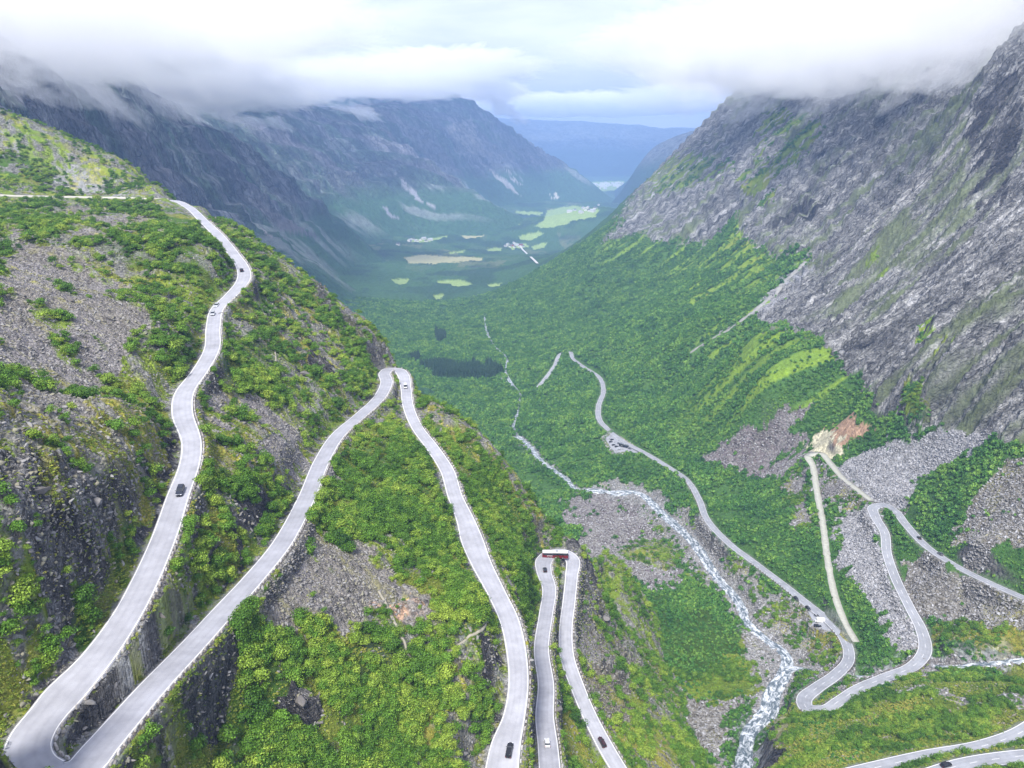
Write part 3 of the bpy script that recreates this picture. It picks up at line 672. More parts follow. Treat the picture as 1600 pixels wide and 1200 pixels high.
alb = mixc(alb, forest * sstep(1700, 2500, B.r) * .7, (.035, .085, .04))
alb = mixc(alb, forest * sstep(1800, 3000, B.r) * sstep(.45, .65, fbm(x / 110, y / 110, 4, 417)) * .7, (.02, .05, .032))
vegB = isk(kind, 'grass', 'lime', 'moss')
alb = mixc(alb, vegB * sstep(.45, .7, g2) * .5, (.05, .10, .015))
alb = mixc(alb, vegB * sstep(.55, .7, g1) * .4, COL['moss'])
alb = mixc(alb, isk(kind, 'gravel', 'scree', 'brown') * sstep(.52, .66, g1 * .5 + g2 * .5) * .75, COL['moss'])
alb = mixc(alb, isk(kind, 'purple', 'brown') * sstep(.5, .7, g2) * .5, (.26, .25, .25))
alb = mixc(alb, (1 - sstep(.3, 2.5, vD)) * sstep(.3, .6, g2) * .7, (.25, .25, .24))
bush = np.where((vD < np.where(B.r > 800, 4.5, 2.2)) | (tD < 1.5) | (wD < np.where(B.r > 950, -.6, 1)), 0, bush)
bush = bush * (1 - .0 * flat)
alb = mixc(alb, (1 - sstep(2, 10, wD)) * (wD < 12) * (B.r < 1000) * sstep(.35, .6, g2), (.33, .34, .35)); stone = np.maximum(stone, (wD < 8) * (B.r < 1000) * .9)
dzt = np.gradient(B.z, axis=0) / (B.r * (B.th[1] - B.th[0])); dzr = np.gradient(B.z, axis=1) / (B.r * (B.lr[1] - B.lr[0]))
st = sstep(2.0, 3.2, blur(np.hypot(dzt, dzr), 1)) * (1 - isrock) * (B.r < 2500)
alb = mixc(alb, st, (.14, .135, .13)); stone = np.maximum(stone, st); bush = bush * (1 - st)
alb *= (.8 + .4 * g3)[..., None] * (.85 + .3 * g2)[..., None]
B.bush, B.stone, B.alb, B.kind = bush, stone, alb, kind
B.x_vD, B.x_wD = vD, wD

# ---- sheets C, E, D: far walls
x, y = C.x, C.y
# along-wall and down-wall directions
u = x * .75 + y * .25; v = y * .9 - x * .35
h = sstep(-520, -330, C.z)
c1 = ridged(u / 700, v / 170, 5, 501, .58) - .64; c2 = ridged(u / 160, v / 48, 4, 511, .6) - .64
C.z = C.z + sstep(-560, -400, C.z) * (80 * c1 + 22 * c2 + 20 * (fbm(x / 400, y / 400, 3, 520) - .5))
C.z = ledges(C.z, 90, .6 * sstep(-400, -250, C.z), .1 * y + 150 * fbm(x / 350, y / 350, 3, 551))
C.z = ledges(C.z, 30, .6 * sstep(-400, -250, C.z), .15 * y + 70 * fbm(x / 150, y / 150, 3, 552))
ht = C.z + 60 * (fbm(x / 250, y / 250, 3, 530) - .5)
rk = sstep(-330, -210, ht)
green = sstep(.42, .62, fbm(u / 300, v / 90, 4, 532))
alb = np.zeros(C.x.shape + (3,), np.float32) + np.array((.05, .12, .05), np.float32)
alb = mixc(alb, rk * (1 - .75 * green), (.17, .165, .19))
streak = sstep(.66, .76, ridged(u / 900, v / 55, 3, 541)) * sstep(-480, -380, ht) * sstep(.5, .62, fbm(x / 350, y / 350, 3, 542))
alb = mixc(alb, streak * .45, (.42, .42, .44))
alb = mixc(alb, rk * sstep(.5, .7, fbm(u / 120, v / 30, 4, 543, .6)) * .55, (.3, .29, .32))
alb = mixc(alb, rk * sstep(.55, .75, fbm(u / 120 + 9, v / 30, 4, 544, .6)) * .6, (.04, .045, .05))
pxc, pyc = project(x.ravel(), y.ravel(), C.z.ravel())
for poly, cc in [([(700, 195), (735, 185), (752, 215), (745, 250), (715, 240)], (.26, .25, .25)), ([(762, 262), (775, 268), (800, 290), (818, 308), (800, 300), (778, 280)], (.4, .39, .37)), ([(786, 262), (795, 268), (818, 290), (805, 284)], (.38, .37, .36)), ([(862, 303), (870, 300), (876, 308), (866, 311)], (.6, .58, .5)),
                 ([(618, 270), (630, 280), (660, 312), (690, 330), (655, 315), (628, 288)], (.34, .34, .36)), ([(596, 320), (606, 326), (622, 342), (610, 338)], (.33, .33, .36)), ([(400, 350), (425, 372), (440, 378), (415, 368)], (.36, .34, .34)), ([(380, 300), (440, 360), (500, 372), (430, 330)], (.2, .19, .2))]:
    m = in_poly(pxc + 14 * (fbm(x.ravel() / 60, y.ravel() / 60, 3, 545) - .5), pyc, poly).reshape(x.shape)
    alb[m] = cc
alb *= (.8 + .4 * fbm(x / 18, y / 18, 3, 546))[..., None]
C.alb, C.stone = alb, rk
for s_, sd_ in ((E, 601), (Dm, 701)):
    x, y = s_.x, s_.y
    s_.z = s_.z + sstep(-560, -450, s_.z) * (55 * (ridged(x / 500, y / 700, 4, sd_) - .64) + 30 * (fbm(x / 150, y / 150, 3, sd_ + 9) - .5))
    rk = sstep(-300, -150, s_.z + 80 * (fbm(x / 300, y / 300, 3, sd_ + 20) - .5))
    s_.alb = mixc(np.zeros(x.shape + (3,), np.float32) + np.array((.03, .07, .03), np.float32), rk * .8, (.15, .15, .16)); s_.stone = rk

# ------------------------------------------------------------------ ground material
def ground_mat(name, cell, bump, crk=8.0, rot=(0, 0, 0)):
    m = bpy.data.materials.new(name); m.use_nodes = True
    nt = m.node_tree; N, L = nt.nodes, nt.links; b = N["Principled BSDF"]
    b.inputs["Roughness"].default_value = .95; b.inputs["Specular IOR Level"].default_value = .15
    at = N.new("ShaderNodeAttribute"); at.attribute_name = "albedo"
    sa = N.new("ShaderNodeAttribute"); sa.attribute_name = "stone"
    t = N.new("ShaderNodeTexCoord")
    vo = N.new("ShaderNodeTexVoronoi"); vo.inputs["Scale"].default_value = 1 / cell
    vo2 = N.new("ShaderNodeTexVoronoi"); vo2.inputs["Scale"].default_value = 1 / (cell * 2.7)
    no = N.new("ShaderNodeTexNoise"); no.inputs["Scale"].default_value = .7 / cell; no.inputs["Detail"].default_value = 7; no.inputs["Roughness"].default_value = .68
    for q in (vo, vo2, no): L.new(t.outputs["Object"], q.inputs["Vector"])
    def math_(op, a, b_):
        q = N.new("ShaderNodeMath"); q.operation = op
        for i, w_ in enumerate((a, b_)):
            if isinstance(w_, (int, float)): q.inputs[i].default_value = w_
            else: L.new(w_, q.inputs[i])
        return q.outputs[0]
    sep = N.new("ShaderNodeSeparateColor"); L.new(vo.outputs["Color"], sep.inputs[0])
    sep2 = N.new("ShaderNodeSeparateColor"); L.new(vo2.outputs["Color"], sep2.inputs[0])
    cellv = math_('ADD', math_('MULTIPLY', sep.outputs[0], .9), math_('MULTIPLY', sep2.outputs[1], .5))      # each stone its own tone
    stonev = math_('ADD', cellv, .35)
    vegv = math_('ADD', math_('MULTIPLY', no.outputs["Fac"], 1.5), .25)
    mx = N.new("ShaderNodeMix"); mx.data_type = 'FLOAT'
    L.new(sa.outputs["Fac"], mx.inputs[0]); L.new(vegv, mx.inputs[2]); L.new(stonev, mx.inputs[3])
    ca = N.new("ShaderNodeAttribute"); ca.attribute_name = "crag"
    mp0 = N.new("ShaderNodeMapping"); mp0.inputs["Rotation"].default_value = rot; L.new(t.outputs["Object"], mp0.inputs[0])
    mpp = N.new("ShaderNodeMapping"); mpp.inputs["Scale"].default_value = (.24 / crk, 1 / crk, 1 / crk)
    wn_ = N.new("ShaderNodeTexNoise"); wn_.inputs["Scale"].default_value = 1.6; wn_.inputs["Detail"].default_value = 5
    L.new(mp0.outputs[0], mpp.inputs[0]); L.new(mpp.outputs[0], wn_.inputs["Vector"])
    va = N.new("ShaderNodeVectorMath"); va.operation = 'MULTIPLY_ADD'; va.inputs[1].default_value = (1.7, 1.7, 1.7); L.new(wn_.outputs["Color"], va.inputs[0]); L.new(mpp.outputs[0], va.inputs[2])
    ck = N.new("ShaderNodeTexVoronoi"); ck.feature = 'DISTANCE_TO_EDGE'; ck.inputs["Scale"].default_value = 1.0; L.new(va.outputs[0], ck.inputs["Vector"])
    ck2 = N.new("ShaderNodeTexVoronoi"); ck2.feature = 'DISTANCE_TO_EDGE'; ck2.inputs["Scale"].default_value = 3.1; L.new(va.outputs[0], ck2.inputs["Vector"])
    ckc = N.new("ShaderNodeTexVoronoi"); ckc.inputs["Scale"].default_value = 1.0; L.new(va.outputs[0], ckc.inputs["Vector"])
    s3_ = N.new("ShaderNodeSeparateColor"); L.new(ckc.outputs["Color"], s3_.inputs[0])
    def ramp(o_, lo, hi, a_, b__):
        q = N.new("ShaderNodeMapRange"); q.inputs[1].default_value = lo; q.inputs[2].default_value = hi; q.inputs[3].default_value = a_; q.inputs[4].default_value = b__; L.new(o_, q.inputs[0]); return q.outputs[0]
    cracks = math_('MULTIPLY', ramp(ck.outputs["Distance"], 0, .10, .42, 1), ramp(ck2.outputs["Distance"], 0, .14, .65, 1))
    slabs = math_('ADD', math_('MULTIPLY', s3_.outputs[0], .7), math_('MULTIPLY', no.outputs["Fac"], 1.5))
    crv = math_('MULTIPLY', cracks, slabs)
    mx2 = N.new("ShaderNodeMix"); mx2.data_type = 'FLOAT'; L.new(ca.outputs["Fac"], mx2.inputs[0]); L.new(mx.outputs[0], mx2.inputs[2]); L.new(crv, mx2.inputs[3]); mx = mx2
    mul = N.new("ShaderNodeMix"); mul.data_type = 'RGBA'; mul.blend_type = 'MULTIPLY'; mul.inputs["Factor"].default_value = 1
    cmb = N.new("ShaderNodeCombineColor")
    for i in range(3): L.new(mx.outputs[0], cmb.inputs[i])
    L.new(at.outputs["Color"], mul.inputs["A"]); L.new(cmb.outputs[0], mul.inputs["B"])
    L.new(mul.outputs["Result"], b.inputs["Base Color"])
    hgt = math_('ADD', math_('MULTIPLY', math_('ADD', math_('MULTIPLY', vo.outputs["Distance"], -1.0), sep.outputs[1]), math_('MULTIPLY', sa.outputs["Fac"], .9)), math_('MULTIPLY', no.outputs["Fac"], 1.4))
    hgt = math_('ADD', hgt, math_('MULTIPLY', math_('MULTIPLY', math_('ADD', cracks, math_('MULTIPLY', s3_.outputs[1], 1.2)), ca.outputs["Fac"]), 1.6))
    bp = N.new("ShaderNodeBump"); bp.inputs["Strength"].default_value = 1.0; bp.inputs["Distance"].default_value = bump
    L.new(hgt, bp.inputs["Height"]); L.new(bp.outputs["Normal"], b.inputs["Normal"])
    return m
A.crag = np.clip(isk(A.kind, "rock", "dark") + (A.stone > .6) * st_A, 0, 1) * (A.stone > .3)
finish(A, A.alb, A.bush, A.stone, ground_mat("hillside_ground", .9, 1.0, 2.1, (0, -.6, .3)), blur(A.crag, 2))
finish(B, B.alb, B.bush, B.stone, ground_mat("valley_ground_cover", 2.2, 3.0, 15, (0, .72, .1)), blur(isk(B.kind, "rock", "dark") * B.stone, 1))
finish(C, C.alb, None, C.stone, ground_mat("mountain_rock", 14, 16, 50, (0, -.7, .3)), C.stone)
finish(E, E.alb, None, E.stone, ground_mat("spur_rock", 25, 30))
finish(Dm, Dm.alb, None, Dm.stone, ground_mat("ridge_rock", 40, 40))
# everything else stands further down
# ------------------------------------------------------------------ finding places on the ground
def hit(px, py, s=None, t0=90, t1=13500):
    d = ray(px, py); t = np.exp(np.linspace(math.log(t0), math.log(t1), 2600))
    P = d[None] * t[:, None]; best = None
    for q in ([s] if s else [A, B]):
        z, ok = q.sample(P[:, 0], P[:, 1])
        m = np.nonzero(ok & (P[:, 2] < z))[0]
        if len(m) and (best is None or m[0] < best): best = m[0]
    if best is None: return None
    a, b = t[max(best - 1, 0)], t[best]
    for _ in range(14):
        c = (a + b) / 2; p = d * c; under = False
        for q in ([s] if s else [A, B]):
            z, ok = q.sample(np.array([p[0]]), np.array([p[1]]))
            under |= bool(ok[0] and p[2] < z[0])
        if under: b = c
        else: a = c
    return d * b

# ------------------------------------------------------------------ road surfaces and their painted lines
asph = mat("asphalt", (.345, .35, .385), .9, noise=(.35, .2), spec=.2)
asph_v = mat("older_asphalt", (.29, .30, .325), .9, noise=(.3, .2), spec=.2)
for m_ in (asph, asph_v):                       # wheel tracks polished darker, a paler crown and grit at the edges
    nt = m_.node_tree; b = nt.nodes["Principled BSDF"]; old = b.inputs["Base Color"].links[0].from_socket
    a_ = nt.nodes.new("ShaderNodeAttribute"); a_.attribute_name = "across"
    rp_ = nt.nodes.new("ShaderNodeValToRGB"); e = rp_.color_ramp.elements
    e[0].position = 0; e[0].color = (1, 1, 1, 1); e[1].position = .5; e[1].color = (.93, .92, .90, 1)
    for p_, c_ in ((.08, .98), (.14, .92), (.2, .99), (.27, .99), (.34, .92), (.42, 1.0)):
        q_ = e.new(p_); q_.color = (c_, c_, c_, 1)
    t_ = nt.nodes.new("ShaderNodeTexCoord"); n_ = nt.nodes.new("ShaderNodeTexNoise"); n_.inputs["Scale"].default_value = .09; n_.inputs["Detail"].default_value = 6; n_.inputs["Roughness"].default_value = .7
    nt.links.new(t_.outputs["Object"], n_.inputs["Vector"])
    mr_ = nt.nodes.new("ShaderNodeMapRange"); mr_.inputs[1].default_value = .35; mr_.inputs[2].default_value = .65; mr_.inputs[3].default_value = .82; mr_.inputs[4].default_value = 1.1; nt.links.new(n_.outputs["Fac"], mr_.inputs[0])
    k1_ = nt.nodes.new("ShaderNodeVectorMath"); k1_.operation = 'MULTIPLY'; k2_ = nt.nodes.new("ShaderNodeVectorMath"); k2_.operation = 'SCALE'
    nt.links.new(a_.outputs["Fac"], rp_.inputs["Fac"]); nt.links.new(old, k1_.inputs[0]); nt.links.new(rp_.outputs["Color"], k1_.inputs[1])
    nt.links.new(k1_.outputs[0], k2_.inputs[0]); nt.links.new(mr_.outputs[0], k2_.inputs["Scale"]); nt.links.new(k2_.outputs[0], b.inputs["Base Color"])
gravel_m = mat("packed_gravel", (.38, .38, .33), .95, noise=(.6, .3), spec=.1)
paint_m = mat("road_paint", (.72, .72, .72), .7, noise=(2.0, .12))
def normals2(P):
    T = np.gradient(P[:, :2], axis=0); T /= np.maximum(np.linalg.norm(T, axis=1)[:, None], 1e-6)
    return np.c_[-T[:, 1], T[:, 0]], T
def ribbon(name, L, m, off=0.0, width=None, lift=0.0, skirt=0.0, parts=1, sel=None, wob=0.0):
    P = L[:, :3]; Nn, _ = normals2(P); w = L[:, 3] if width is None else np.full(len(P), width)
    if np.isscalar(off): off = np.full(len(P), float(off))
    if wob: w = w + wob * (fbm(P[:, 0] / 5, P[:, 1] / 5, 2, 77) - .5)
    cols = np.linspace(-.5, .5, parts + 1)
    V = []
    if skirt: V.append(np.c_[P[:, :2] + Nn * (off - w / 2)[:, None], P[:, 2] + lift - skirt])
    for c in cols:
        V.append(np.c_[P[:, :2] + Nn * (off + c * w)[:, None], P[:, 2] + lift + (.03 * (1 - (2 * c) ** 2) if parts > 1 else 0)])
    if skirt: V.append(np.c_[P[:, :2] + Nn * (off + w / 2)[:, None], P[:, 2] + lift - skirt])
    k, n = len(V), len(P)
    V = np.stack(V, 1).reshape(-1, 3)
    i = np.arange(n - 1) if sel is None else np.nonzero(sel[:-1])[0]
    Q = [np.stack([i * k + j, (i + 1) * k + j, (i + 1) * k + j + 1, i * k + j + 1], 1) for j in range(k - 1)]
    o_ = mesh_obj(name, V, np.concatenate(Q)[:, ::-1], m, smooth=False)
    if parts > 4:
        c_ = np.r_[cols[:1], cols, cols[-1:]] if skirt else cols
        set_attr(o_, "across", np.tile(np.abs(c_), n))
    return o_
def join_ribbons(name, objs):
    Vs, Fs, o0 = [], [], 0
    for o in objs:
        me = o.data; v = np.empty(len(me.vertices) * 3, np.float32); me.vertices.foreach_get("co", v)
        f = np.empty(len(me.loops), np.int32); me.loops.foreach_get("vertex_index", f)
        Vs.append(v.reshape(-1, 3)); Fs.append(f.reshape(-1, 4) + o0); o0 += len(me.vertices)
    m = objs[0].data.materials[0]
    for o in objs: bpy.data.objects.remove(o)
    return mesh_obj(name, np.vstack(Vs), np.vstack(Fs), m)
roads = [ribbon("mountain_road", L, asph, skirt=.9, parts=12) for L in RP['near']] + [ribbon("valley_road", L, asph_v, skirt=.9, parts=12) for L in RP['valley']]
for o in roads: tag(o, kind="structure")
tag(ribbon("gravel_track", RP['track'][0], gravel_m, skirt=.6, wob=1.5), kind="structure")
lines = []
for L in RP['near'] + RP['valley']:
    lw = .22 if L is not RP['valley'][2] else .18
    for sgn in (-1, 1): lines.append(ribbon("edge", L, paint_m, off=sgn * (L[:, 3] / 2 - .35), width=lw, lift=.034))
for L in RP['valley']:
    sel = (np.arange(len(L)) % 9) < 3
    lines.append(ribbon("dash", L, paint_m, off=0, width=.14, lift=.044, sel=sel))
tag(join_ribbons("road_markings", lines), kind="structure")
for poly, nm in ((LAYBY, "lay_by"), (CARPARK, "parking_area")):
    Q = np.array([pz(*p) for p in poly]); A_ = np.c_[Q[:, :2], np.ones(len(Q))]; cf = np.linalg.lstsq(A_, Q[:, 2], rcond=None)[0]
    Q[:, 2] = Q[:, :2] @ cf[:2] + cf[2] + .02
    n = len(Q); low = Q - (0, 0, .8)
    F_ = [tuple(range(n))] + [(i, i + n, (i + 1) % n + n, (i + 1) % n) for i in range(n)]
    tag(mesh_obj(nm, np.vstack([Q, low]), F_, asph_v), kind="structure")
    if nm == "parking_area": PARKPL = cf
    else: LAYPL = cf
# a thin farm road far down the valley
far = [hit(*p, B) for p in [(812, 384), (816, 390), (822, 396), (831, 404), (840, 413)]]
far = catmull([(*(p + np.array([0, 0, 3.0])), 9) for p in far], 20)
tag(ribbon("farm_road", far, mat("pale_gravel", (.5, .5, .48), .9)), kind="structure")

# ------------------------------------------------------------------ water
wat = bpy.data.materials.new("white_water"); wat.use_nodes = True
nt = wat.node_tree; N, Lk = nt.nodes, nt.links; b = N["Principled BSDF"]
at = N.new("ShaderNodeAttribute"); at.attribute_name = "flow"
no = N.new("ShaderNodeTexNoise"); no.inputs["Scale"].default_value = 1.0; no.inputs["Detail"].default_value = 7; no.inputs["Roughness"].default_value = .65; no.inputs["Distortion"].default_value = .8
Lk.new(at.outputs["Vector"], no.inputs["Vector"])
cr_ = N.new("ShaderNodeValToRGB"); cr_.color_ramp.elements[0].position = .45; cr_.color_ramp.elements[1].position = .62
cr_.color_ramp.elements[0].color = (.09, .12, .14, 1); cr_.color_ramp.elements[1].color = (.7, .73, .76, 1)
Lk.new(no.outputs["Fac"], cr_.inputs["Fac"]); Lk.new(cr_.outputs["Color"], b.inputs["Base Color"])
b.inputs["Roughness"].default_value = .35
bp = N.new("ShaderNodeBump"); bp.inputs["Distance"].default_value = .6; Lk.new(no.outputs["Fac"], bp.inputs["Height"]); Lk.new(bp.outputs["Normal"], b.inputs["Normal"])
def river(name, L):
    P = L[:, :3]; Nn, T = normals2(P); n = len(P); K = 13
    s_ = np.r_[0, np.cumsum(np.linalg.norm(np.diff(P, axis=0), axis=1))]
    V, U = [], []
    for c in np.linspace(-.5, .5, K):
        e = c * L[:, 3] * (1.0 + .5 * (fbm(s_ / 7, s_ * 0 + 3, 2, 81) - .5))
        q = P[:, :2] + Nn * e[:, None]
        zz_ = P[:, 2] - .55 + .55 * (fbm(q[:, 0] / 1.8, q[:, 1] / 1.8, 3, 82) - .5) - (abs(c) > .49) * .9
        V.append(np.c_[q, zz_]); U.append(np.c_[s_ / 5.0, e / 1.9, s_ * 0])
    V = np.stack(V, 1).reshape(-1, 3); U = np.stack(U, 1).reshape(-1, 3)
    i = np.arange(n - 1); Q = [np.stack([i * K + j, (i + 1) * K + j, (i + 1) * K + j + 1, i * K + j + 1], 1) for j in range(K - 1)]
    o = mesh_obj(name, V, np.concatenate(Q)[:, ::-1], wat, smooth=True)
    a = o.data.attributes.new("flow", 'FLOAT_VECTOR', 'POINT'); a.data.foreach_set("vector", U.astype(np.float32).ravel())
    tag(o, kind="structure")
river("river", WP[0]); river("mountain_stream", WP[1]); river("river_braid", WP[2]); river("river_braid", WP[3])

# ------------------------------------------------------------------ plants and stones: the models
def leaf_mat(name, c1, c2, c3):
    m = bpy.data.materials.new(name); m.use_nodes = True
    nt = m.node_tree; N, L = nt.nodes, nt.links; b = N["Principled BSDF"]
    b.inputs["Roughness"].default_value = .6; b.inputs["Specular IOR Level"].default_value = .25
    oi = N.new("ShaderNodeObjectInfo"); r = N.new("ShaderNodeValToRGB")
    r.color_ramp.elements[0].color = (*c1, 1); r.color_ramp.elements[1].color = (*c3, 1)
    e = r.color_ramp.elements.new(.55); e.color = (*c2, 1)
    vm = N.new("ShaderNodeVectorMath"); vm.operation = 'SCALE'; vm.inputs["Scale"].default_value = .035; L.new(oi.outputs["Location"], vm.inputs[0])
    ln = N.new("ShaderNodeTexNoise"); ln.inputs["Scale"].default_value = 1.0; ln.inputs["Detail"].default_value = 4; L.new(vm.outputs[0], ln.inputs["Vector"])
    ma = N.new("ShaderNodeMath"); ma.operation = 'MULTIPLY_ADD'; ma.inputs[1].default_value = 1.7; ma.inputs[2].default_value = -.62; L.new(ln.outputs["Fac"], ma.inputs[0])
    mb = N.new("ShaderNodeMath"); mb.operation = 'MULTIPLY_ADD'; mb.inputs[1].default_value = .65; L.new(oi.outputs["Random"], mb.inputs[0]); L.new(ma.outputs[0], mb.inputs[2])
    L.new(mb.outputs[0], r.inputs["Fac"])
    g = N.new("ShaderNodeNewGeometry"); mr = N.new("ShaderNodeMapRange")
    mr.inputs["To Min"].default_value = .45; mr.inputs["To Max"].default_value = 1.5
    L.new(g.outputs["Random Per Island"], mr.inputs["Value"])
    mu = N.new("ShaderNodeMix"); mu.data_type = 'RGBA'; mu.blend_type = 'MULTIPLY'; mu.inputs["Factor"].default_value = 1
    cb = N.new("ShaderNodeCombineColor")
    for i in range(3): L.new(mr.outputs[0], cb.inputs[i])
    L.new(r.outputs["Color"], mu.inputs["A"]); L.new(cb.outputs[0], mu.inputs["B"]); L.new(mu.outputs["Result"], b.inputs["Base Color"])
    return m
leafA = leaf_mat("birch_leaves", (.030, .085, .009), (.095, .205, .018), (.25, .345, .04))
leafB = leaf_mat("forest_leaves", (.028, .10, .02), (.075, .20, .032), (.18, .33, .05))
heath = leaf_mat("heather_leaves", (.08, .14, .018), (.18, .25, .03), (.32, .31, .06))
spruce_m = leaf_mat("spruce_needles", (.012, .04, .02), (.02, .055, .025), (.03, .07, .03))
bark = mat("birch_bark", (.16, .14, .12), .9, noise=(6, .4))

def crown_geo(seed, lobes, n, size, flat=.8):
    g = np.random.default_rng(seed)
    V, Fq = [], []
    C0 = []
    for k in range(lobes):
        a = g.uniform(0, 6.28); rr_ = g.uniform(0, .32) if k else 0
        C0.append((rr_ * math.cos(a), rr_ * math.sin(a), g.uniform(.35, .72) if k else .6, g.uniform(.2, .34)))
    for i in range(n):
        cx, cy, cz, R = C0[g.integers(len(C0))]
        d = g.normal(size=3); d[2] = abs(d[2]) * 1.0 - .25 * g.random(); d /= np.linalg.norm(d)
        p = np.array((cx, cy, cz)) + d * R * g.uniform(.65, 1.08) * np.array((1, 1, flat))
        if p[2] < .04: p[2] = .04
        nrm = d + g.normal(size=3) * .55; nrm /= np.linalg.norm(nrm)
        t = np.cross(nrm, g.normal(size=3)); t /= np.linalg.norm(t); b_ = np.cross(nrm, t)
        s_ = size * g.uniform(.6, 1.3); s2 = s_ * g.uniform(.6, 1)
        o = len(V)
        V += [p + t * s_, p + b_ * s2 + nrm * s_ * .25, p - t * s_, p - b_ * s2 + nrm * s_ * .2]
        Fq.append((o, o + 1, o + 2, o + 3))
    return np.array(V), np.array(Fq)
def stem_geo(seed):
    g = np.random.default_rng(seed + 500); V, Fq = [], []
    for k in range(5):
        a = g.uniform(0, 6.28); tip = np.array((math.cos(a) * g.uniform(.12, .3), math.sin(a) * g.uniform(.12, .3), g.uniform(.5, .75)))
        prev = None
        for t in np.linspace(0, 1, 4):
            c = tip * np.array((t ** 1.3, t ** 1.3, t)); c[2] -= .12 * (1 - t); r_ = .022 * (1 - t * .8)
            o = len(V); V += [c + np.array((r_ * math.cos(q), r_ * math.sin(q), 0)) for q in (0, 1.57, 3.14, 4.71)]
            if prev is not None: Fq += [(prev + j, prev + (j + 1) % 4, o + (j + 1) % 4, o + j) for j in range(4)]
            prev = o
    return np.array(V), np.array(Fq)
def spruce_geo(seed, n=170):
    g = np.random.default_rng(seed); V, Fq = [], []
    for i in range(n):
        h = g.random() ** 1.3; R = .2 * (1 - h) + .012; a = g.uniform(0, 6.28)
        p = np.array((math.cos(a) * R * .6, math.sin(a) * R * .6, .05 + h * .93)); q = np.array((math.cos(a) * R * 1.15, math.sin(a) * R * 1.15, .05 + h * .93 - R * .45))
        t = np.array((-math.sin(a), math.cos(a), 0)) * (R * .35 + .012); o = len(V)
        V += [p - t * .5, p + t * .5, q + t, q - t]; Fq.append((o, o + 1, o + 2, o + 3))
    return np.array(V), np.array(Fq)
def stone_geo(seed, sub=2):
    g = np.random.default_rng(seed); bm = bmesh.new(); bmesh.ops.create_icosphere(bm, subdivisions=sub, radius=.5)
    sc = g.uniform(.6, 1.1, 3) * np.array((1.1, .85, .62))
    pl = [(v / np.linalg.norm(v), g.uniform(.15, .34)) for v in g.normal(size=(11, 3))]
    V = np.array([v.co[:] for v in bm.verts])
    for n_, d_ in pl:
        k = V @ n_; V = V - np.maximum(k - d_, 0)[:, None] * n_
    Fc = np.array([[v.index for v in f.verts] for f in bm.faces]); bm.free()
    return V * sc, Fc
def stone_mat(name, c, var=.5):
    m = bpy.data.materials.new(name); m.use_nodes = True
    nt = m.node_tree; N, L = nt.nodes, nt.links; b = N["Principled BSDF"]; b.inputs["Roughness"].default_value = .9; b.inputs["Specular IOR Level"].default_value = .2
    oi = N.new("ShaderNodeObjectInfo"); tcx = N.new("ShaderNodeTexCoord"); no = N.new("ShaderNodeTexNoise")
    no.inputs["Scale"].default_value = 3.5; no.inputs["Detail"].default_value = 5; L.new(tcx.outputs["Object"], no.inputs["Vector"])
    a1 = N.new("ShaderNodeMath"); a1.operation = 'MULTIPLY_ADD'; a1.inputs[1].default_value = .7; L.new(oi.outputs["Random"], a1.inputs[0])
    a2 = N.new("ShaderNodeMath"); a2.operation = 'MULTIPLY'; a2.inputs[1].default_value = .4; L.new(no.outputs["Fac"], a2.inputs[0]); L.new(a2.outputs[0], a1.inputs[2])
    r = N.new("ShaderNodeValToRGB"); r.color_ramp.elements[0].color = (*[x_ * (1 - var) for x_ in c], 1); r.color_ramp.elements[1].color = (*[x_ * (1 + var) for x_ in c], 1)
    e = r.color_ramp.elements.new(.5); e.color = (c[0] * 1.02, c[1] * .98, c[2] * .94, 1)
    L.new(a1.outputs[0], r.inputs["Fac"]); L.new(r.outputs["Color"], b.inputs["Base Color"])
    return m
stoneA = stone_mat("scree_stone", (.20, .198, .192)); stoneP = stone_mat("pale_stone", (.29, .295, .31), .5)
stoneM = stone_mat("lichen_stone", (.21, .205, .155), .35)

def proto(kind, geos, m):
    c = bpy.data.collections.new(kind)
    for V, Fq in geos:
        o = mesh_obj(kind, V, Fq, m); col.objects.unlink(o); c.objects.link(o)
    return c
pr_bushA = proto("shrub_model", [crown_geo(s, 9, 620, .044) for s in (1, 2, 3, 4)], leafA)
pr_bushB = proto("tree_model", [crown_geo(s, 5, 130, .095, 1.0) for s in (11, 12, 13, 14)], leafB)
pr_heath = proto("heather_model", [crown_geo(s, 5, 60, .10, .55) for s in (21, 22, 23)], heath)
pr_spruce = proto("spruce_model", [spruce_geo(s) for s in (31, 32)], spruce_m)
pr_stoneA = proto("stone_model", [stone_geo(s) for s in (41, 42, 43, 44)], stoneA)
pr_stoneM = proto("lichen_stone_model", [stone_geo(s) for s in (45, 46, 47)], stoneM)
pr_stoneP = proto("pale_stone_model", [stone_geo(s) for s in (51, 52, 53)], stoneP)

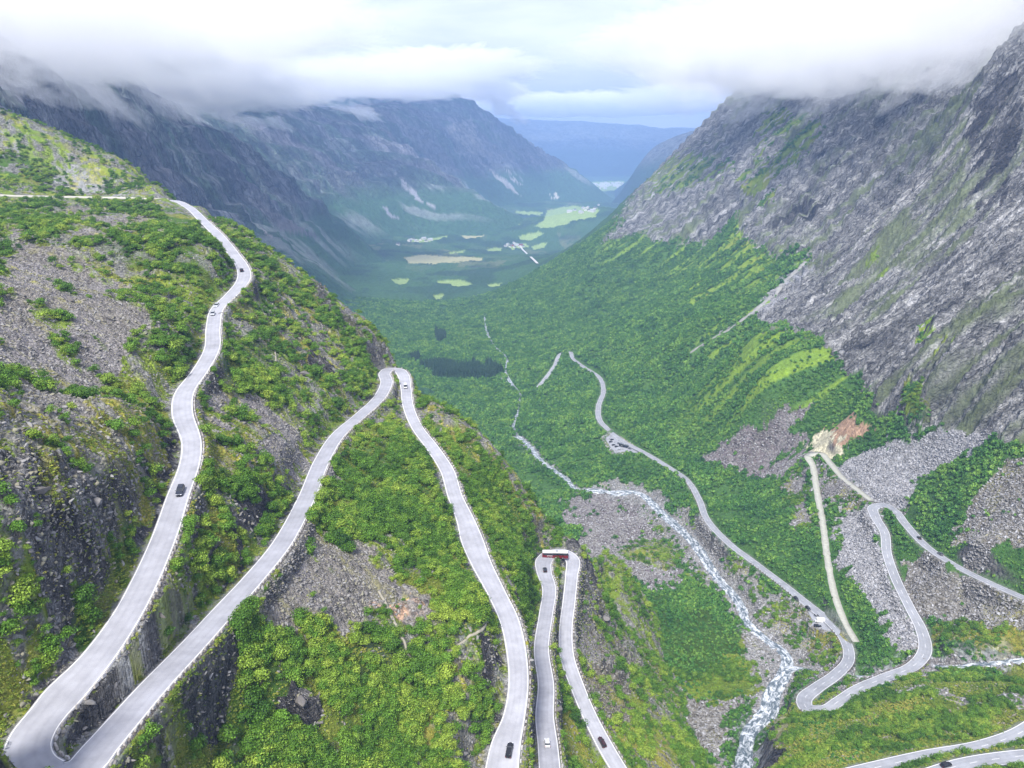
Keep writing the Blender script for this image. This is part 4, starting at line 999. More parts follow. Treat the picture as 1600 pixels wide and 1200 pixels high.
def scatter(name, P, scale, coll, tilt=.15):
    n = len(P)
    o = mesh_obj(name, P, np.zeros((0, 4), int))
    a = o.data.attributes.new("size", 'FLOAT_VECTOR', 'POINT'); a.data.foreach_set("vector", scale.astype(np.float32).ravel())
    rot = np.c_[rng.uniform(-tilt, tilt, (n, 2)), rng.uniform(0, 6.283, n)]
    a = o.data.attributes.new("turn", 'FLOAT_VECTOR', 'POINT'); a.data.foreach_set("vector", rot.astype(np.float32).ravel())
    g = bpy.data.node_groups.new(name, 'GeometryNodeTree')
    g.interface.new_socket("Geometry", in_out='INPUT', socket_type='NodeSocketGeometry'); g.interface.new_socket("Geometry", in_out='OUTPUT', socket_type='NodeSocketGeometry')
    gi, go = g.nodes.new("NodeGroupInput"), g.nodes.new("NodeGroupOutput")
    ci = g.nodes.new("GeometryNodeCollectionInfo"); ci.inputs["Collection"].default_value = coll; ci.inputs["Separate Children"].default_value = True; ci.inputs["Reset Children"].default_value = True
    ip = g.nodes.new("GeometryNodeInstanceOnPoints"); ip.inputs["Pick Instance"].default_value = True
    def na(nm, dt):
        q = g.nodes.new("GeometryNodeInputNamedAttribute"); q.data_type = dt; q.inputs["Name"].default_value = nm; return q.outputs["Attribute"]
    L = g.links
    L.new(gi.outputs[0], ip.inputs["Points"]); L.new(ci.outputs[0], ip.inputs["Instance"])
    L.new(na("size", 'FLOAT_VECTOR'), ip.inputs["Scale"]); L.new(na("turn", 'FLOAT_VECTOR'), ip.inputs["Rotation"])
    rv = g.nodes.new("FunctionNodeRandomValue"); rv.data_type = 'INT'; rv.inputs[4].default_value = 0; rv.inputs[5].default_value = 50
    L.new(rv.outputs[2], ip.inputs["Instance Index"]); L.new(ip.outputs[0], go.inputs[0])
    md = o.modifiers.new("scatter", 'NODES'); md.node_group = g
    tag(o, kind="stuff")
    return o

def pick(s, dens, n, margin=60, rmax=1e9, top=None):
    """n spots, as dense per square metre as DENS says, over the part of the sheet in view"""
    sl_ = np.hypot(np.gradient(s.z, axis=0) / (s.r * (s.th[1] - s.th[0])), np.gradient(s.z, axis=1) / (s.r * (s.lr[1] - s.lr[0])))
    area = (s.r ** 2) * dens * np.sqrt(1 + np.minimum(sl_, 5) ** 2)
    px, py = project(s.x, s.y, s.z)
    vis = (px > -margin) & (px < 1600 + margin) & (py > -margin) & (py < 1200 + margin) & (s.r < rmax)
    # leave out what the ground itself hides: running maximum of elevation along each bearing
    el = s.z / s.r; run = np.maximum.accumulate(el, axis=1)
    vis &= (el > run - 12.0 / s.r)
    wgt = (area * vis).ravel().astype(np.float64)
    cs = np.cumsum(wgt)
    tot = cs[-1] * (s.th[1] - s.th[0]) * (s.lr[1] - s.lr[0])
    idx = np.searchsorted(cs, rng.random(n) * cs[-1])
    i, j = np.unravel_index(idx, s.x.shape)
    t = s.th[i] + rng.uniform(-.5, .5, n) * (s.th[1] - s.th[0]); r_ = np.exp(s.lr[j] + rng.uniform(-.5, .5, n) * (s.lr[1] - s.lr[0]))
    x_, y_ = r_ * np.sin(t), r_ * np.cos(t); z_, ok = s.sample(x_, y_)
    print("PICK", s.name, n, "area-weight m2", tot, flush=True)
    return np.c_[x_, y_, z_][ok]

# hillside shrubs: clumped cover
clump = sstep(.36, .56, fbm(A.x / 11, A.y / 11, 3, 801, .55))
densA = A.bush ** 1.5 * (.03 + .97 * clump) * (.25 + .75 * sstep(.36, .5, fbm(A.x / 4.5, A.y / 4.5, 2, 805)))
P = pick(A, densA * np.clip(260 / A.r, .3, 1.3), 34000)
P = P[np.argsort(np.hypot(P[:, 0], P[:, 1]))]
sz = (1.5 + 3.6 * rng.random(len(P)) ** 2.2) * (.8 + .5 * fbm(P[:, 0] / 15, P[:, 1] / 15, 2, 803))
# the shrubs that show largest are objects of their own
ppx, ppy = project(P[:, 0], P[:, 1], P[:, 2])
dep = P[:, 1] * Cc - P[:, 2] * S
inv = (ppx > 5) & (ppx < 1595) & (ppy > 5) & (ppy < 1195)
score = np.where(inv, sz / dep, 0)
order = np.argsort(-score); own = []
for i in order:
    if len(own) >= 300: break
    if all((P[i, 0] - P[j, 0]) ** 2 + (P[i, 1] - P[j, 1]) ** 2 > 3.0 for j in own): own.append(i)
keep = np.ones(len(P), bool); keep[own] = False
SC = np.stack([sz, sz, sz * rng.uniform(.65, 1.0, len(P))], 1)
scatter("shrub_cover", (P - (0, 0, .25))[keep], SC[keep], pr_bushA)
def road_x(L, yy):
    a, b_ = project(L[:, 0], L[:, 1], L[:, 2]); return a[np.argmin(np.abs(b_ - yy))] if b_.min() - 20 < yy < b_.max() + 20 else None
_R0 = RP['near'][0]; _b = project(_R0[:, 0], _R0[:, 1], _R0[:, 2]); _m = int(np.argmin(np.hypot(_b[0] - 60, _b[1] - 1203))); _t = int(np.argmin(np.hypot(_b[0] - 615, _b[1] - 577)))
def shrub_label(X, Y):
    xs = [road_x(l_, Y) for l_ in (_R0[:_m], _R0[_m:_t], _R0[_t:])]
    if xs[0] is not None and X < xs[0]: w_ = "on the slope left of the first road"
    elif xs[1] is None or X < xs[1]: w_ = "between the first and the second road"
    elif xs[2] is None or X < xs[2]: w_ = "between the second and the third road"
    elif X < 850: w_ = "between the third road and the bus hairpin road"
    else: w_ = "by the roads below the red coach"
    return "leafy green birch shrub " + w_, "birch shrubs " + w_
models = []
for s_ in (1, 2, 3, 4, 5):
    V1, F1 = crown_geo(s_ + 60, 9, 760, .042); V2, F2 = stem_geo(s_)
    models.append((V1, F1, V2, F2))
protos = []
for k, i in enumerate(own):
    if k < len(models):
        V1, F1, V2, F2 = models[k]
        root = bpy.data.objects.new("mountain_birch", None); col.objects.link(root)
        cr1 = mesh_obj("crown", V1, F1, leafA, root); tr1 = mesh_obj("trunk", V2, F2, bark, root)
        tag(root, "leafy green mountain birch shrub rooted on the steep near hillside", "shrub", "birch shrubs on the near hillside")
        protos.append((root, cr1, tr1))
    else:
        pr = protos[k % len(protos)]
        root = pr[0].copy(); col.objects.link(root)
        for ch in pr[1:]:
            c_ = ch.copy(); c_.parent = root; col.objects.link(c_)
    root["label"], root["group"] = shrub_label(ppx[i], ppy[i])
    root.location = P[i] - (0, 0, .2); root.scale = SC[i]; root.rotation_euler = (0, 0, rng.uniform(0, 6.28))

# low heather and bilberry between them
dh = isk(A.kind, 'grass', 'moss', 'bush', 'lime', 'rock', 'brown') * np.clip(1.15 - A.stone, 0, 1) * (nearD > .8) * np.clip(230 / A.r, .15, 1.4)
P2 = pick(A, dh * (.25 + .75 * sstep(.4, .6, fbm(A.x / 5, A.y / 5, 3, 811))), 80000, rmax=520)
s2 = .5 + .9 * rng.random(len(P2)) ** 2
scatter("heather", P2 - (0, 0, .1), np.stack([s2, s2, s2 * .6], 1), pr_heath)
dhB = isk(B.kind, 'grass', 'moss', 'lime') * (vD > .5) * (B.r < 650)
P2 = pick(B, dhB, 22000, rmax=650); s2 = .7 + 1.3 * rng.random(len(P2)) ** 2
dq = isk(B.kind, 'grass', 'moss', 'lime', 'tan', 'gravel', 'scree') * (.06 + B.bush) * (vD > 2.4) * (tD > 2) * (wD > 3) * sstep(.46, .56, fbm(B.x / 12, B.y / 12, 3, 841, .55)) * (B.r < 700)
P7 = pick(B, dq, 5200, rmax=700); s_7 = 1.6 + 3.2 * rng.random(len(P7)) ** 1.8
scatter("shelf_shrubs", P7 - (0, 0, .2), np.stack([s_7, s_7, s_7 * .8], 1), pr_bushA)
dq = isk(B.kind, 'grass', 'moss', 'tan') * (vD > 1) * sstep(.5, .62, fbm(B.x / 16, B.y / 9, 3, 843, .55)) * (B.r < 600)
P8 = pick(B, dq, 7000, rmax=600); s_8 = .5 + 1.8 * rng.random(len(P8)) ** 3
scatter("shelf_stones", P8, np.stack([s_8, s_8, s_8 * .8], 1), pr_stoneM, tilt=.6)
scatter("valley_heather", P2 - (0, 0, .1), np.stack([s2, s2, s2 * .6], 1), pr_heath)
# stones of the screes
ds = (isk(A.kind, 'scree', 'gravel', 'purple', 'dirt') + .4 * isk(A.kind, 'brown', 'rock') + .22 * isk(A.kind, 'moss', 'grass') + .08 * isk(A.kind, 'bush') + .25 * (A.stone > .5)) * (nearD > .6) * np.clip(220 / A.r, .2, 1.5)
P3 = pick(A, ds, 90000, rmax=640)
s3 = .5 + 1.9 * rng.random(len(P3)) ** 4
lich = rng.random(len(P3)) < .3
for nm, mk, cl in (("scree", ~lich, pr_stoneA), ("lichen_scree", lich, pr_stoneM)):
    scatter(nm, P3[mk], np.stack([s3, s3 * .9, s3 * .85], 1)[mk], cl, tilt=.7)
# valley woods
gapB = sstep(.26, .40, fbm(B.x / 26, B.y / 26, 3, 821))
dens = B.bush * isk(B.kind, 'forest', 'bush') * (.15 + .85 * gapB) * np.clip(800 / B.r, .35, 1.2) + B.bush * (1 - isk(B.kind, 'forest', 'bush')) * sstep(.5, .6, fbm(B.x / 13, B.y / 13, 3, 822)) * np.clip(500 / B.r, .5, 1.4)
P4 = pick(B, dens, 190000, rmax=2300)
gul = [hit(*p, B) for p in [(1262, 408), (1240, 430), (1212, 462), (1185, 482), (1150, 508), (1115, 528), (1072, 556)]]
gul = [g for g in gul if g is not None]
gw = np.linspace(9, 2.5, len(gul)); GL = catmull([(*g, w__) for g, w__ in zip(gul, gw)], 2.0)
GL[:, 0] += 14 * (fbm(GL[:, 1] / 60, GL[:, 0] / 60, 2, 851) - .5); GL[:, 2] = B.sample(GL[:, 0], GL[:, 1])[0] + .8
tag(ribbon("pale_gully", GL, mat("gully_gravel", (.25, .25, .235), .95, noise=(.15, .45)), skirt=2.5, parts=3, wob=7), kind="structure")
dg = np.full(len(P4), 1e9)
for g in GL[::3]: dg = np.minimum(dg, np.hypot(P4[:, 0] - g[0], P4[:, 1] - g[1]))
P4 = P4[dg > 4.5]
r4 = np.hypot(P4[:, 0], P4[:, 1])
s4 = (2.4 + 3.0 * rng.random(len(P4)) ** 1.5) * (.55 + .9 * fbm(P4[:, 0] / 40, P4[:, 1] / 40, 2, 823)) * np.clip(r4 / 700, .5, 1.6) ** .8
low = P4[:, 2] > -262
s4 = np.where(low & (r4 < 520), s4 * .6, s4)
scatter("woodland", P4 - (0, 0, .4), np.stack([s4, s4, s4 * rng.uniform(.7, 1.1, len(P4))], 1), pr_bushB)
PX, PY = project(B.x.ravel(), B.y.ravel(), B.z.ravel())
sp = np.zeros(PX.shape, bool)
for poly in ([(655, 572), (700, 568), (765, 570), (785, 582), (770, 592), (700, 592), (660, 590)], [(680, 517), (692, 511), (706, 520), (705, 534), (683, 536)], [(640, 560), (655, 558), (655, 566)]):
    sp |= in_poly(PX, PY, poly)
spm = sp.reshape(B.x.shape) * (B.r < 4500) * sstep(.42, .5, fbm(B.x / 60, B.y / 90, 3, 831))
P5 = pick(B, spm.astype(float), 1600)
s5 = 13 + 6 * rng.random(len(P5))
scatter("spruce_forest", P5, np.stack([s5, s5, s5], 1), pr_spruce, tilt=.03)
# boulder fields of the valley
ds = (isk(B.kind, 'scree', 'pale', 'gravel', 'purple', 'brown')) * np.clip(600 / B.r, .5, 1.3) * (B.x_vD > .5) * (B.x_wD > -1) * (tD > .5)
P6 = pick(B, ds, 110000, rmax=1150)
s6 = .8 + 2.9 * rng.random(len(P6)) ** 4
k6 = B.sample(P6[:, 0], P6[:, 1], isk(B.kind, 'pale'))[0] > .5
pal = k6 | (rng.random(len(P6)) < .25)
for nm, mk, cl in (("boulder_field", ~pal, pr_stoneA), ("pale_boulder_field", pal, pr_stoneP)):
    scatter(nm, P6[mk], np.stack([s6, s6 * .9, s6 * .85], 1)[mk], cl, tilt=.7)
# rocks in and beside the river
R_ = []
for L in WP[:2]:
    for k in range(int(len(L) * 3.2)):
        p = L[rng.integers(len(L))]
        if p[1] > 1000: continue
        a = rng.uniform(0, 6.28); q = rng.uniform(.1, 1.1) * p[3]
        x_, y_ = p[0] + math.cos(a) * q, p[1] + math.sin(a) * q
        z_, ok = B.sample(np.array([x_]), np.array([y_])); R_.append((x_, y_, z_[0]))
R_ = np.array(R_); s7 = .9 + 2.4 * rng.random(len(R_)) ** 3
scatter("river_stones", R_, np.stack([s7] * 3, 1), pr_stoneP, tilt=.6)
# ------------------------------------------------------------------ stone work along the upper switchbacks
masonry = bpy.data.materials.new("dry_stone"); masonry.use_nodes = True
nt = masonry.node_tree; N, Lk = nt.nodes, nt.links; b = N["Principled BSDF"]; b.inputs["Roughness"].default_value = .95
tcx = N.new("ShaderNodeTexCoord"); vo = N.new("ShaderNodeTexVoronoi"); vo.inputs["Scale"].default_value = 1.7
mpn = N.new("ShaderNodeMapping"); mpn.inputs["Scale"].default_value = (1, 1, 1.9); Lk.new(tcx.outputs["Object"], mpn.inputs[0]); Lk.new(mpn.outputs[0], vo.inputs["Vector"])
sp_ = N.new("ShaderNodeSeparateColor"); Lk.new(vo.outputs["Color"], sp_.inputs[0])
r_ = N.new("ShaderNodeValToRGB"); r_.color_ramp.elements[0].color = (.05, .045, .04, 1); r_.color_ramp.elements[1].color = (.21, .19, .165, 1)
Lk.new(sp_.outputs[0], r_.inputs[0]); Lk.new(r_.outputs[0], b.inputs["Base Color"])
bp = N.new("ShaderNodeBump"); bp.inputs["Distance"].default_value = .35; bp.invert = True; Lk.new(vo.outputs["Distance"], bp.inputs["Height"]); Lk.new(bp.outputs[0], b.inputs["Normal"])

def seg(L, a, b_):
    """the run of a road between two pixels"""
    px, py = project(L[:, 0], L[:, 1], L[:, 2])
    i = np.argmin((px - a[0]) ** 2 + (py - a[1]) ** 2); j = np.argmin((px - b_[0]) ** 2 + (py - b_[1]) ** 2)
    if i > j: i, j = j, i
    return L[i:j + 1]
def wall(L, side, deep, label, seed):
    P = L[:, :3]; Nn, _ = normals2(P); sg = np.where(Nn[:, 0] * side > 0, 1, -1)[:, None]
    n = len(P); t = np.linspace(0, 1, n); dp = deep * np.clip(np.minimum(t, 1 - t) * 8, .25, 1) * (.75 + .5 * fbm(np.arange(n) / 9., np.zeros(n) + seed, 2, 5))
    o1 = (L[:, 3] / 2 + .12)[:, None]; bt = .32 * dp[:, None]
    q = lambda o: P[:, :2] + Nn * sg * o
    top = P[:, 2] + .12 + .06 * fbm(np.arange(n) / 1.5, np.zeros(n) + seed, 2, 6)
    cols = [np.c_[q(o1), P[:, 2] - dp], np.c_[q(o1), top], np.c_[q(o1 + .55), top - .03], np.c_[q(o1 + .55 + bt * .5), P[:, 2] - dp * .5], np.c_[q(o1 + .6 + bt), P[:, 2] - dp]]
    V = np.stack(cols, 1).reshape(-1, 3); K = 5; i = np.arange(n - 1)
    Q = np.concatenate([np.stack([i * K + j, (i + 1) * K + j, (i + 1) * K + (j + 1) % K, i * K + (j + 1) % K], 1) for j in range(K)])
    o = mesh_obj("retaining_wall", V, Q, masonry)
    tag(o, label, "retaining wall", "dry stone retaining walls under the roads")
R0, R1 = RP['near']
mid = np.argmin(np.hypot(*(np.array(project(R0[:, 0], R0[:, 1], R0[:, 2])) - np.array([[60], [1203]]))))
top = np.argmin(np.hypot(*(np.array(project(R0[:, 0], R0[:, 1], R0[:, 2])) - np.array([[615], [577]]))))
La, Lb, Lc = R0[:mid], R0[mid:top], R0[top:]
m1 = np.argmin(np.hypot(*(np.array(project(R1[:, 0], R1[:, 1], R1[:, 2])) - np.array([[872], [864]]))))
Ld, Le = R1[:m1], R1[m1:]
wall(seg(La, (289, 620), (299, 700)), 1, 2.5, "short stone retaining wall under the first road where it bends beside the grey scree", 1)
wall(seg(La, (290, 740), (192, 970)), 1, 4.5, "tall dark stone retaining wall below the first road above the lowest near hairpin", 2)
wall(seg(Lb, (590, 625), (478, 780)), 1, 2.4, "low stone retaining wall along the second road below the promontory hairpin", 3)
wall(seg(Lb, (470, 790), (330, 978)), 1, 2.2, "stone retaining wall edging the middle of the long second road above the scree", 4)
wall(seg(Lb, (320, 990), (150, 1178)), 1, 4.5, "high stone retaining wall carrying the second road by the big hairpin in the corner", 5)
wall(seg(Lc, (634, 605), (700, 738)), 1, 1.8, "stone retaining wall along the third road just below the promontory hairpin", 6)
wall(seg(Lc, (809, 1030), (790, 1165)), 1, 2.5, "stone retaining wall beside the third road at the foot of the picture", 7)
wall(seg(Ld, (850, 990), (856, 1180)), 1, 7, "tall stone retaining wall under the road with the white car", 8)
wall(seg(Le, (893, 900), (884, 1000)), 1, 4, "stone retaining wall on the cliff edge below the bus hairpin", 9)
wall(seg(Le, (886, 1025), (922, 1120)), 1, 3, "stone retaining wall on the outer edge of the lowest near road", 10)

hi = seg(R0, (0, 306), (262, 313)); wl = hi[::2].copy()
Nw, _ = normals2(wl[:, :3]); sg_ = np.where(Nw[:, 1] < 0, 1, -1)[:, None]; o_ = wl[:, 3:4] / 2
hgt_ = .9 + .5 * fbm(np.arange(len(wl)) / 3., np.zeros(len(wl)), 3, 9); K = 4; i = np.arange(len(wl) - 1)
V = np.stack([np.c_[wl[:, :2] + Nw * sg_ * o_, wl[:, 2] - .8], np.c_[wl[:, :2] + Nw * sg_ * o_, wl[:, 2] + hgt_], np.c_[wl[:, :2] + Nw * sg_ * (o_ + .6), wl[:, 2] + hgt_], np.c_[wl[:, :2] + Nw * sg_ * (o_ + .9), wl[:, 2] - 1.2]], 1).reshape(-1, 3)
Q = np.concatenate([np.stack([i * K + j, (i + 1) * K + j, (i + 1) * K + (j + 1) % K, i * K + (j + 1) % K], 1) for j in range(K)])
tag(mesh_obj("parapet_wall", V, Q, stone_mat("pale_parapet", (.42, .41, .38), .3)), "long low pale stone wall along the highest road at the left edge", "wall")
pth = mat("trodden_path", (.30, .28, .22), .95, noise=(.8, .3))
for pl in ([(592, 925), (606, 950), (622, 985), (634, 1010), (648, 1040), (656, 1065)], [(655, 1058), (690, 1035), (720, 1005), (752, 985), (760, 960), (756, 938), (728, 928)], [(426, 475), (413, 500), (411, 520), (428, 545), (432, 580), (436, 610), (430, 640)], [(1425 + 0, 1085), (1470, 1090), (1520, 1102), (1600, 1104)]):
    s_ = A if pl[0][0] < 1000 else B
    P_ = [hit(*p, s_) for p in pl]
    if any(p is None for p in P_): continue
    L = catmull([(*p, .75) for p in P_], .7); z_, ok = s_.sample(L[:, 0], L[:, 1]); L[:, 2] = z_ + .35
    tag(ribbon("footpath", L, pth, wob=.9, skirt=.6), kind="structure")
# guard stones along the valley edges
gs_m = stone_mat("guard_stone_granite", (.36, .35, .34), .4)
bm = bmesh.new(); bmesh.ops.create_cube(bm, size=1)
for v in bm.verts:
    v.co.x *= .95 if v.co.z < 0 else .72; v.co.y *= .5 if v.co.z < 0 else .38; v.co.z = v.co.z * .8 + .3
bmesh.ops.bevel(bm, geom=bm.edges[:], offset=.06, segments=2, affect='EDGES')
gm = bpy.data.meshes.new("guard_stone"); bm.to_mesh(gm); bm.free(); gm.materials.append(gs_m)
G = []
def guards(L, side, gap):
    P = L[:, :3]; Nn, T = normals2(P); s_ = np.r_[0, np.cumsum(np.linalg.norm(np.diff(P, axis=0), axis=1))]
    for d in np.arange(0, s_[-1], gap):
        i = np.searchsorted(s_, d); i = min(i, len(P) - 1); sg = 1 if Nn[i, 0] * side > 0 else -1
        p = P[i].copy(); p[:2] += Nn[i] * sg * (L[i, 3] / 2 + .38); G.append((p, math.atan2(T[i, 1], T[i, 0])))
GN_ = []
for L, nm in ((La[250:], 'first road'), (Lb, 'second road'), (Lc, 'third road'), (Ld, 'road coming up to the red coach'), (Le, 'road leading down from the red coach')):
    guards(L, 1, 2.25); GN_ += [nm] * (len(G) - len(GN_))
Gp = np.array([g[0] for g in G]); gx, gy = project(Gp[:, 0], Gp[:, 1], Gp[:, 2])
gd = Gp[:, 1] * Cc - Gp[:, 2] * S
idx = [i for i in np.argsort(gd) if 0 < gx[i] < 1600 and 0 < gy[i] < 1200]
for k, i in enumerate(idx[:300]):
    o = bpy.data.objects.new("guard_stone", gm); col.objects.link(o)
    o.location = G[i][0] + np.array((0, 0, -.05)); o.rotation_euler = (rng.uniform(-.05, .05), rng.uniform(-.05, .05), G[i][1] + rng.uniform(-.1, .1)); o.scale = (rng.uniform(.8, 1.3), rng.uniform(.8, 1.2), rng.uniform(.75, 1.15))
    tag(o, "pale guard stone on the outer edge of the " + GN_[i], "guard stone", "guard stones of the " + GN_[i])
cgs = proto("guard_stone_model", [(np.array([v.co[:] for v in gm.vertices]), [tuple(f.vertices) for f in gm.polygons])], gs_m)
if idx[300:]:
    PG = Gp[idx[300:]]; scatter("far_guard_stones", PG, np.ones((len(PG), 3)), cgs, tilt=.05)
# dark guard blocks along the valley road
G = []
V2 = RP['valley'][2]
guards(seg(V2, (1450, 1010), (1290, 1108)), -1, 3.2); guards(seg(V2, (1262, 1107), (1320, 1040)), -1, 3.2); guards(seg(V2, (1328, 1020), (1310, 985)), -1, 3.2); guards(seg(V2, (1255, 940), (1180, 880)), -1, 3.2)
guards(seg(V2, (1368, 808), (1440, 985)), 1, 3.2); guards(seg(V2, (1040, 727), (1105, 812)), -1, 3.5)
PG = np.array([g[0] for g in G]); cgd = proto("valley_guard_model", [(np.array([v.co[:] for v in gm.vertices]), [tuple(f.vertices) for f in gm.polygons])], stone_mat("dark_guard_stone", (.16, .15, .14)))
scatter("valley_guard_stones", PG, np.ones((len(PG), 3)) * 1.1, cgd, tilt=.05)

# boulders lying about the near hillside
bold = [(110, 470, 5, "large grey boulder in the scree field at the left edge of the picture"), (222, 470, 6, "broad dark boulder above the scree west of the first road"), (285, 448, 4, "dark boulder in the heath just left of the first road bend"), (345, 490, 3, None), (388, 520, 4.5, "dark angular boulder in the heath east of the first road"),
        (475, 585, 6, "wide dark rock lump in the heath above the promontory hairpin"), (435, 480, 3, "pale slab lying in the heath right of the first road"), (398, 765, 3.5, None), (340, 880, 6, "reddish flat rock slab between the first and second road"), (690, 1095, 4, None), (1265 - 500, 790, 2.4, None), (468, 1095, 7, "big dark overhanging rock in the shrubs at the bottom of the picture"),
        (735, 640 + 30, 2.6, "dark boulder on the ridge right of the third road"), (745, 675, 3, "large dark rock on the ridge skyline beside the valley woods"), (150, 785, 7, "great grey rock outcrop among shrubs at the left edge"), (60, 770, 7, None), (945, 965, 7, "pale rock knob standing out below the bus hairpin"), (872, 1110, 6, "dark rock face between the two lower near roads"), (20, 985, 6, "dark jagged crag above the big corner hairpin"), (250, 960, 3, None), (130, 1140, 2, "grey boulder inside the loop of the corner hairpin"), (200, 1020, 2.4, None), (500, 1130, 4, None), (600, 1150, 3, None), (700, 860, 3, None), (640, 1060, 2.6, None), (870, 610 + 290, 1.6, None), (560, 860, 2.2, None)]
rock_m = stone_mat("boulder_rock", (.15, .145, .14), .45); red_m = stone_mat("reddish_rock", (.27, .17, .14), .35)
for k, (bx_, by_, sz_, lb) in enumerate(bold):
    p = hit(bx_, by_, A)
    if p is None: continue
    Vb, Fb = stone_geo(700 + k, 4)
    nb = fbm(Vb[:, 0] * 5 + k, Vb[:, 1] * 5 + Vb[:, 2] * 4, 4, 60 + k, .6) - .5
    Vb = Vb * (1 + .35 * nb[:, None])
    o = mesh_obj("boulder", Vb * sz_ * np.array((1.1, .9, .8)), Fb, red_m if lb and "reddish" in lb else rock_m)
    o.location = p + np.array((0, 0, sz_ * .08)); o.rotation_euler = (.1, .2, k * 1.3)
    tag(o, lb or "plain grey boulder half hidden among shrubs on the near hillside", "boulder", "boulders on the near hillside")

# ------------------------------------------------------------------ vehicles
glass = mat("car_glass", (.02, .025, .03), .12, spec=.6)
tyre_m = mat("tyre_rubber", (.02, .02, .02), .85); rim_m = mat("wheel_rim", (.45, .45, .46), .35, .7)
lamp_m = mat("headlamp_glass", (.75, .77, .8), .15, spec=.6); tail_m = mat("tail_lamp", (.35, .02, .02), .3)
trim_m = mat("black_trim", (.03, .03, .03), .6)
def loft(name, secs, m, parent, caps=True):
    """secs: list of closed loops of the same length"""
    k = len(secs[0]); V = [v for s_ in secs for v in s_]
    Fq = [(i * k + j, i * k + (j + 1) % k, (i + 1) * k + (j + 1) % k, (i + 1) * k + j) for i in range(len(secs) - 1) for j in range(k)]
    if caps: Fq += [tuple(range(k))[::-1], tuple((len(secs) - 1) * k + j for j in range(k))]
    o = mesh_obj(name, V, Fq, m, parent)
    bmx = bmesh.new(); bmx.from_mesh(o.data); bmesh.ops.recalc_face_normals(bmx, faces=bmx.faces); bmesh.ops.bevel(bmx, geom=[e for e in bmx.edges if e.calc_face_angle(0) > .6], offset=.035, segments=2, affect='EDGES'); bmx.to_mesh(o.data); bmx.free()
    return o
def sect(x_, w_, z0, z1, t=.06):
    return [(x_, -w_ / 2 + t, z0), (x_, w_ / 2 - t, z0), (x_, w_ / 2, z0 + .15), (x_, w_ / 2, z1 - .18), (x_, w_ / 2 - t * 1.6, z1), (x_, -w_ / 2 + t * 1.6, z1), (x_, -w_ / 2, z1 - .18), (x_, -w_ / 2, z0 + .15)]
def wheel(parent, x_, y_, r_=.33, w_=.22):
    def cyl(name, r1, w1, m, par, seg_=20):
        V = []; Fq = []
        for sx in (-1, 1):
            V += [(r1 * math.cos(a), sx * w1 / 2, r1 * math.sin(a)) for a in np.linspace(0, 2 * math.pi, seg_, endpoint=False)]
        Fq = [(j, (j + 1) % seg_, seg_ + (j + 1) % seg_, seg_ + j) for j in range(seg_)] + [tuple(range(seg_))[::-1], tuple(range(seg_, 2 * seg_))]
        return mesh_obj(name, V, Fq, m, par)
    o = cyl("wheel", r_, w_, tyre_m, parent); o.location = (x_, y_, r_)
    cyl("rim", r_ * .62, w_ + .02, rim_m, o, 12)
def quad_box(name, lo, hi, m, parent):
    o = box(name, lo, hi, m); o.parent = parent; return o
